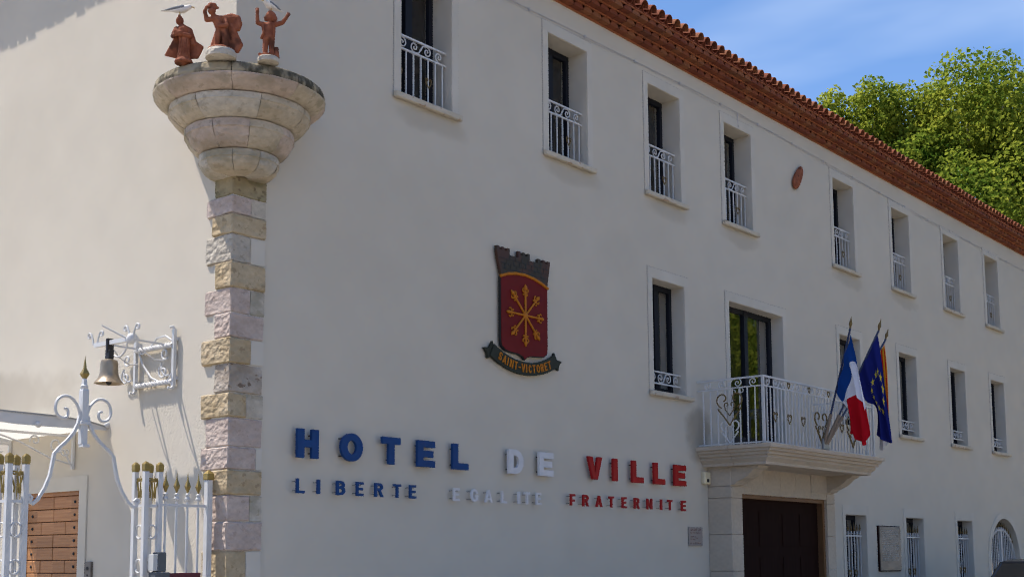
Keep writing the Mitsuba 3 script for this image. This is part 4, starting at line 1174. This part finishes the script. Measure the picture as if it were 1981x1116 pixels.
put(br, "brace", tube(Q(spiral((1.42, 4.16), .18, .16, 180, 300, 10), XB), .012, 6), "white_paint", 40)
be = thing("bell", "bronze bell hanging from the white iron bracket on the side wall", "bell")
bo = (XB, 1.60, 3.70)
prof_o = [(0.0, .285), (.05, .285), (.088, .272), (.100, .245), (.102, .20), (.104, .14), (.112, .09), (.130, .05), (.160, .015), (.172, .0)]
prof_i = [(.160, .0), (.148, .018), (.118, .06), (.098, .11), (.090, .16), (.086, .24), (0.0, .262)]
put(be, "shell", lathe(prof_o + prof_i, bo, 36), "bronze", 40)
put(be, "clapper", cat([tube([(bo[0], bo[1], bo[2] + .24), (bo[0], bo[1], bo[2] + .02)], .012, 6), np_tf(trimesh.creation.icosphere(2, .034), T().translate((bo[0], bo[1], bo[2] + .015)))]), "black_iron")
put(be, "yoke", cat([box(bo[0] - .035, bo[0] + .035, bo[1] - .045, bo[1] + .045, bo[2] + .282, bo[2] + .40, .01), box(bo[0] - .045, bo[0] + .045, bo[1] - .02, bo[1] + .02, bo[2] + .36, bo[2] + .53, .006)]), "black_iron")

# ------------------------------------------------------------------ side door, canopy, intercom
dk = f"{hall}__side_door"
YD0, YD1, ZD = 2.925, 4.30, 2.53
fr = sbox(YD0 - .165, -.0, YD1 + .165, ZD + .18).difference(sbox(YD0, -1, YD1, ZD))
put(dk, "surround", sideways(fr, -.022, -.001), "trim_stone")
put(dk, "frame", cat([box(.02, .09, YD0, YD0 + .05, 0, ZD - .05), box(.02, .09, YD1 - .05, YD1, 0, ZD - .05), box(.02, .09, YD0, YD1, ZD - .05, ZD)]), "door_wood")
put(dk, "leaf", box(.072, .12, YD0 + .05, YD1 - .05, 0, ZD - .05), "shade_and_joint_dark")
rows = np.arange(ZD - .05, 0.1, -.163); ins = .006
for i, z1 in enumerate(rows):
    z0 = max(z1 - .163, .02)
    cuts = [YD0 + .05, (YD0 + YD1) / 2, YD1 - .05] if i % 3 != 2 else [YD0 + .05, YD0 + .40, YD1 - .40, YD1 - .05]
    for a, b in zip(cuts[:-1], cuts[1:]):
        put(dk, "plank", box(.045 + r1.uniform(0, .006), .0715, a + ins, b - ins, z0 + .005, z1 - .005, .006), "door_wood")
    for y in (YD0 + .19, YD1 - .19):
        s_ = trimesh.creation.icosphere(1, .020); s_.apply_scale((.6, 1, 1)); s_.apply_translation((.043, y, (z0 + z1) / 2)); put(dk, "stud", s_, "black_iron")
cn = thing("door_canopy", "white translucent canopy on scrolled iron brackets over the side door", "canopy")
CY0, CY1 = 2.39, 4.70
sec = Polygon([(0, 3.245), (0, 3.285), (-.22, 3.325), (-.60, 3.36), (-1.75, 3.375), (-1.75, 3.27), (-1.2, 3.235), (-.8, 3.235)])
def along_y(poly, y0, y1):
    m = prism(poly, y1 - y0); v = m.vertices; m.vertices = np.stack([v[:, 0], y1 - v[:, 2], v[:, 1]], -1); return m
for y in (CY0, CY1 - .03): put(cn, "end_panel", along_y(sec, y, y + .03), "white_paint")
px_ = [(0, 3.285), (-.22, 3.325), (-.60, 3.36), (-1.75, 3.375)]
vv = [(x, y, z - .012) for x, z in px_ for y in (CY0 + .03, CY1 - .03)]
put(cn, "sheet", trimesh.Trimesh(vv, [t for i in range(3) for t in ((2 * i, 2 * i + 1, 2 * i + 3), (2 * i, 2 * i + 3, 2 * i + 2))], process=False), "canopy_sheet")
put(cn, "edge_strip", tube([(-.02, CY0 - .006, 3.292), (-.22, CY0 - .006, 3.33), (-.60, CY0 - .006, 3.366), (-1.75, CY0 - .006, 3.38)], .012, 4), "steel")
put(cn, "front_rail", box(-1.79, -1.751, CY0, CY1, 3.26, 3.38), "white_paint")
for x, z in ((-.01, 3.31), (-.93, 3.245), (-.35, 3.38), (-1.6, 3.25)):
    b_ = trimesh.creation.icosphere(2, .038); b_.apply_translation((x, CY0 - .03, z)); put(cn, "ball", b_, "white_paint", True)
for y in (3.08, 4.62):
    W = lambda p: np.stack([np.asarray(p)[:, 0], np.full(len(p), y), np.asarray(p)[:, 1]], -1)
    put(cn, "bracket", cat([bar((-.03, y, 2.80), (-.03, y, 3.26), .034), bar((-.03, y, 3.215), (-1.7, y, 3.225), .028), tube(W(np.vstack([spiral((-.26, 3.10), .03, .11, 0, 330, 16), [(-.12, 2.97), (-.05, 2.84)]])), .013, 6),
                            tube(W(spiral((-.13, 3.02), .02, .09, 90, -270, 14)), .011, 6), tube(W([(-.05, 2.86), (-.35, 2.93), (-.75, 3.10), (-1.15, 3.21)]), .011, 6), tube(W(spiral((-.55, 3.13), .02, .075, 180, 560, 14)), .011, 6)]), "white_paint")
ic = thing("intercom", "small metal intercom panel on the wall right of the side door", "intercom")
put(ic, "panel", box(-.035, -.001, 2.60, 2.74, 1.36, 1.645, .008), "aluminium"); put(ic, "button", cat([tube([(-.042, 2.67, 1.56), (-.03, 2.67, 1.56)], .022, 12), tube([(-.040, 2.67, 1.48), (-.03, 2.67, 1.48)], .012, 10)]), "black_iron")

# ------------------------------------------------------------------ gate and fence
FY = 0.20
GX_R, GX_L = -0.750, -2.295


def gate_column(x, lab, seed):
    """four square posts tied by hearts and rings"""
    g = thing("gate_column", lab, "gate post", "white gate columns")
    w_, d_ = .175, .185
    for px, py in ((x - w_, FY), (x, FY), (x - w_, FY + d_), (x, FY + d_)):
        put(g, "post", box(px - .027, px + .027, py - .027, py + .027, .0, 2.59, .004), "white_paint")
        put(g, "cap", cat([box(px - .028, px + .028, py - .028, py + .028, 2.588, 2.602), box(px - .033, px + .033, py - .033, py + .033, 2.60, 2.666, .006), np_tf(lathe([(.043, 0), (.020, .022), (0, .032)], n=4), T().translate((px, py, 2.665)).rotate((0, 0, 1), 45))]), "gold_paint")
    for z in (2.225, 1.30, .3):
        put(g, "tie", cat([box(x - w_ + .031, x - .031, FY - .012, FY + .012, z - .014, z + .014), box(x - .012, x + .012, FY + .031, FY + d_ - .031, z - .014, z + .014), box(x - w_ - .012, x - w_ + .012, FY + .031, FY + d_ - .031, z - .014, z + .014)]), "white_paint")
    for o, u in (((x - w_ / 2, FY, 2.31), (1, 0, 0)), ((x - w_, FY + d_ / 2, 2.31), (0, 1, 0)), ((x, FY + d_ / 2, 2.31), (0, 1, 0))):
        hm = cat([tube(on([(g_ * .05, .20), (g_ * .062, .17), (g_ * .045, .12), (g_ * .025, .05), (g_ * .03, .0)], o, u), .010, 6) for g_ in (-1, 1)] + [tube(on(spiral((g_ * .035, .195), .008, .024, 0, 400, 10), o, u), .009, 5) for g_ in (-1, 1)] + [tube(on([(0, -.06), (0, .03), (0, .24)], o, u), [.003, .008, .003], 5)])
        put(g, "heart_ornament", hm, "gold_paint")
        for z in (-.36, -.72, -1.2):
            a = np.linspace(0, 2 * np.pi, 22)
            put(g, "ring", tube(on(np.stack([.06 * np.cos(a), z + .07 * np.sin(a)], -1), o, u), .010, 6), "white_paint", 40)
    return g


gate_column(GX_R, "right white gate column of four square posts with gold caps, nearest the stone corner", 1)
gate_column(GX_L + .0, "left white gate column of four square posts with gold caps, at the picture edge", 2)
ov = thing("gate_arch", "white iron overthrow with two scrolls and a gold spear above the gate", "gate arch")
CXA = -1.685
side_pts = [(.645, .02), (.665, .055), (.640, .075), (.615, .055), (.64, 0.0), (.60, -.01), (.54, .035), (.46, .15), (.40, .28), (.355, .50), (.30, .555), (.20, .635), (.12, .72), (.065, .82), (.045, .90)]
for s in (-1, 1):
    p = np.array([(CXA + s * a * (1.02 if s > 0 else .88), 2.215 + b) for a, b in side_pts])
    put(ov, "side_bar", tube(on(p, (0, FY, 0), (1, 0, 0)), .022, 4), "white_paint", 30)
    sp = np.array([(.030, .80), (.045, .93), (.085, 1.02), (.15, 1.075), (.22, 1.085), (.285, 1.05), (.315, .98), (.305, .91), (.26, .865), (.205, .865), (.175, .90), (.18, .945), (.215, .955)])
    tt = np.linspace(0, len(sp) - 1, 44); from scipy.interpolate import CubicSpline
    sp = CubicSpline(np.arange(len(sp)), sp)(tt)
    p = np.array([(CXA + s * a, 2.215 + b) for a, b in sp])
    put(ov, "scroll", tube(on(p, (0, FY, 0), (1, 0, 0)), .017, 6), "white_paint", 40)
put(ov, "stem", cat([box(CXA - .035, CXA + .035, FY - .035, FY + .035, 2.82, 3.14, .006), np_tf(lathe([(.05, 0), (.05, .25), (.032, .29), (.026, .36), (.02, .38)], n=4), T().translate((CXA, FY, 3.12)).rotate((0, 0, 1), 45))]), "white_paint")
put(ov, "collar", cat([box(CXA - .052, CXA + .052, FY - .05, FY + .05, 3.02, 3.06, .006), box(CXA - .03, CXA + .05, FY - .06, FY + .03, 2.79, 2.825, .006)]), "white_paint")
put(ov, "knob", lathe([(0, 3.37), (.018, 3.375), (.038, 3.40), (.040, 3.42), (.020, 3.445), (.014, 3.46), (.022, 3.47), (0, 3.48)], (CXA, FY, 0), 14), "white_paint", 40)
put(ov, "spear_head", np_tf(lathe([(.010, 0), (.016, .03), (.052, .085), (.020, .14), (.008, .22), (0, .28)], n=4), T().translate((CXA, FY, 3.46)).rotate((0, 0, 1), 40)), "gold_paint")
fe = thing("railing", "short white railing with gold spear tips between gate column and stone corner", "fence")
PX = -.112
put(fe, "post", box(PX - .035, PX + .035, FY - .035, FY + .035, 0, 2.53, .005), "white_paint")
put(fe, "cap", cat([box(PX - .045, PX + .045, FY - .045, FY + .045, 2.532, 2.605, .006), np_tf(lathe([(.058, 0), (.02, .03), (0, .04)], n=4), T().translate((PX, FY, 2.604)).rotate((0, 0, 1), 45))]), "gold_paint")
for z in (2.240, .35): put(fe, "rail", box(GX_R + .031, PX - .035, FY - .014, FY + .014, z - .014, z + .014), "white_paint")
for i in range(4):
    x = -.672 + .142 * i
    put(fe, "bar", tube([(x, FY, .02), (x, FY, 2.30)], .0145, 8), "white_paint", 40)
    c, b = finial(.24, .036)
    c.apply_scale(1.25); c.apply_translation((x, FY, 2.285)); b.apply_translation((x, FY, 2.31))
    put(fe, "collar", c, "white_paint", True); put(fe, "spear_head", np_tf(b, T().translate((x, FY, 0)).rotate((0, 0, 1), 42).translate((-x, -FY, 0))), "gold_paint")
bx = thing("entry_keypad", "grey boxed entry keypad mounted on the right gate column", "keypad")
put(bx, "hood", box(-.86, -.76, FY - .17, FY - .06, 1.53, 1.735, .008), "box_grey"); put(bx, "side_plate", box(-.915, -.862, FY - .16, FY - .06, 1.54, 1.715, .004), "light_grey"); put(bx, "lower_case", box(-.90, -.72, FY - .18, FY - .05, 1.18, 1.525, .008), "box_grey")
rsn = thing("red_sign", "dark red sign board fixed low on the short railing", "sign")
put(rsn, "board", box(-.645, -.235, FY - .06, FY - .035, 1.10, 1.515, .004), "burgundy")

# ------------------------------------------------------------------ parked car
def car():
    cr_ = thing("parked_car", "dark car parked at the facade below the arched window", "car")
    X0, YC = 16.5, -2.75      # nose and middle line; it faces -x
    P = lambda l, w_, z: (X0 + l, YC + w_, z)
    H = lambda pts, r: m3.Manifold.batch_hull([m3.Manifold.sphere(r, 12).translate(p) for p in pts])
    lower = H([P(l, g * w_, z) for g in (-1, 1) for l, w_, z in ((.12, .62, .38), (.10, .62, .62), (.95, .78, .88), (1.6, .80, .93), (3.9, .78, .95), (4.25, .68, .85), (4.28, .66, .4), (.5, .80, .5), (3.8, .82, .5))], .08)
    mm = lower.to_mesh(); body = trimesh.Trimesh(mm.vert_properties[:, :3], mm.tri_verts)
    wheels_cut = [m3.Manifold.cylinder(2.2, .36, .36, 30, True).rotate((90, 0, 0)).translate(P(l, 0, .31)) for l in (.85, 3.4)]
    low = lower - m3.Manifold.batch_boolean([c.translate((0, 0, 0)) ^ m3.Manifold.cube((.9, .32, 2), True).translate(P(l, g * .86, .3)) for c, l in zip(wheels_cut, (.85, 3.4)) for g in (-1, 1)], m3.OpType.Add)
    put(cr_, "body", low, "car_paint", 35)
    cab = [(1.28, .70, .98), (2.02, .58, 1.50), (2.6, .58, 1.545), (3.3, .57, 1.52), (4.0, .62, 1.05)]
    put(cr_, "roof", H([P(l, g * w_, z) for g in (-1, 1) for l, w_, z in cab[1:4]], .045), "car_paint", 35)
    put(cr_, "glasshouse", H([P(l, g * (w_ - .01), z - .012) for g in (-1, 1) for l, w_, z in cab], .035), "car_glass", 35)
    for g in (-1, 1):
        for l0, l1 in (((1.28, .725, .98), (2.02, .612, 1.50)), ((2.62, .735, 1.0), (2.62, .615, 1.53)), ((3.95, .66, 1.02), (3.28, .60, 1.50))):
            put(cr_, "pillar", tube([P(l0[0], g * l0[1], l0[2]), P(l1[0], g * l1[1], l1[2])], .04, 8), "car_paint", 40)
        put(cr_, "mirror", H([P(1.50, g * .95, 1.02), P(1.52, g * .88, 1.0), P(1.55, g * .97, 1.10), P(1.54, g * .88, 1.08)], .045), "car_paint", 35)
        put(cr_, "headlight", H([P(.10, g * .55, .62), P(.30, g * .70, .70), P(.18, g * .50, .68)], .05), "lamp_clear", 35)
        put(cr_, "tail_light", H([P(4.30, g * .62, .78), P(4.28, g * .64, .92)], .05), "lamp_red", 35)
        for l in (.85, 3.4):
            wk = key(f"{cr_}__wheel")
            ty = lathe([(.19, -.1), (.29, -.1), (.31, -.07), (.31, .07), (.29, .1), (.19, .1)], n=32); ty.apply_transform(trimesh.transformations.rotation_matrix(math.pi / 2, (1, 0, 0))); ty.apply_translation(P(l, g * .78, .31))
            put(wk, "tyre", ty, "rubber", 40)
            rm = lathe([(0, .03), (.05, .06), (.18, .05), (.195, .09), (.195, -.09), (0, -.09)], n=20); rm.apply_transform(trimesh.transformations.rotation_matrix(math.pi / 2 * (1 if g < 0 else -1), (1, 0, 0))); rm.apply_translation(P(l, g * .78, .31))
            put(wk, "rim", rm, "wheel_metal", 40)


car()

# ------------------------------------------------------------------ trees
LEAF = np.array([(0, 0, 0), (.46, .5, .12), (0, 1, -.05), (-.46, .5, .12)])
LF = np.array([(0, 1, 2), (0, 2, 3)])


def leaves(centres, out, size, r):
    n = len(centres)
    nrm = out * .55 + r.normal(size=(n, 3)) * .75 + [0, 0, .45]; nrm /= np.linalg.norm(nrm, axis=1, keepdims=True)
    t = r.normal(size=(n, 3)) - [0, 0, .5]; t -= nrm * (t * nrm).sum(1, keepdims=True); t /= np.linalg.norm(t, axis=1, keepdims=True)
    b = np.cross(nrm, t); s = size * r.uniform(.6, 1.25, (n, 1))
    v = centres[:, None] + (LEAF[None, :, :1] * b[:, None] + LEAF[None, :, 1:2] * t[:, None] + LEAF[None, :, 2:] * nrm[:, None]) * s[:, None]
    f = LF[None] + (np.arange(n) * 4)[:, None, None]
    return trimesh.Trimesh(v.reshape(-1, 3), f.reshape(-1, 3), process=False)


def tree_meshes(h, rad, seed, nleaf, leaf_size, ncl):
    r = np.random.default_rng(seed)
    wood = [tube([(0, 0, 0), (.1, .05, h * .25), (-.05, .1, h * .5), (0, 0, h * .72)], [.55, .42, .3, .12], 10)]
    cl = []
    for i in range(ncl):
        a = i * 2.399963 + r.uniform(-.4, .4); zf = r.uniform(.30, 1.0)
        rr = rad * (math.sin(min(1, (zf - .18) / .82) * math.pi * .86) ** .6) * math.sqrt(r.uniform(.12, 1))
        c = np.array([rr * math.cos(a), rr * math.sin(a), h * (zf * .93)]); cr_ = rad * r.uniform(.19, .34)
        cl.append((c, cr_))
        z0 = h * max(.2, zf * .55); wood.append(tube([(0, 0, z0), tuple(c * [.45, .45, 0] + [0, 0, (z0 + c[2]) / 2 + .2]), tuple(c)], [.13, .08, .03], 5))
    for i in range(ncl // 2):   # the upright shoots that break the outline
        a = r.uniform(0, 2 * math.pi); rr = rad * math.sqrt(r.uniform(0, .8))
        zt = h * (.97 - .30 * (rr / rad) ** 2) + r.uniform(-.3, .7)
        cl.append((np.array([rr * math.cos(a), rr * math.sin(a), zt]), rad * r.uniform(.09, .15)))
    cs, outs = [], []
    w = np.array([c[1] ** 2 for c in cl]); w /= w.sum()
    for (c, cr_), ww in zip(cl, w):
        n = int(nleaf * ww)
        d_ = r.normal(size=(n, 3)); d_ /= np.linalg.norm(d_, axis=1, keepdims=True)
        q = d_ * (cr_ * r.uniform(.30, 1.12, (n, 1)) ** .45)
        q[:, 2] *= 1.45; q *= (0.75 + .6 * meshkit.fbm(d_ * 2.2 + c, 3, seed=seed)[:, None])
        cs.append(c + q); outs.append(d_)
    return cat(wood), leaves(np.vstack(cs), np.vstack(outs), leaf_size, r)


def tree(lab, x, y, h, rad, seed, nleaf, size, ncl, mat, group=None):
    t_ = thing("plane_tree", lab, "tree", group)
    wd, lv = tree_meshes(h, rad, seed, nleaf, size, ncl)
    wd.apply_translation((x, y, -.15)); lv.apply_translation((x, y, -.15))
    put(t_, "trunk", wd, "bark", 40); put(t_, "crown", lv, mat)


tree("tall bright green plane tree behind the far end of the roof", 40.0, 5.4, 19.9, 5.2, 11, 150000, .17, 60, "leaf_green", "plane trees behind the roof")
tree("green plane tree showing over the roof left of the tallest one", 37.4, 9.3, 20.0, 3.6, 23, 90000, .17, 44, "leaf_green", "plane trees behind the roof")
tree("darker plane tree at the right picture edge behind the roof", 45.5, 3.0, 18.6, 4.6, 31, 90000, .17, 44, "leaf_deep", "plane trees behind the roof")
wd, lv = tree_meshes(17.0, 6.0, 41, 26000, .30, 80)
sw, sl = mikit.ply(wd, "bark", smooth=40), mikit.ply(lv, "leaf_green")
for i, (x, y, s, lab) in enumerate(((30, -27, 1.0, "second"), (42, -25, 1.1, "third"), (55, -28, 1.05, "fourth"), (68, -26, 1.1, "fifth"), (18, -30, .9, "first"))):
    t_ = thing("street_tree", f"{lab} of the plane trees across the street, counted from the left", "tree", "plane trees across the street")
    tf = T().translate((x, y, -.15)).rotate((0, 0, 1), 70 * i).scale(s)
    scene[f"{t_}__trunk"] = {**sw, "to_world": tf}; scene[f"{t_}__crown"] = {**sl, "to_world": tf}
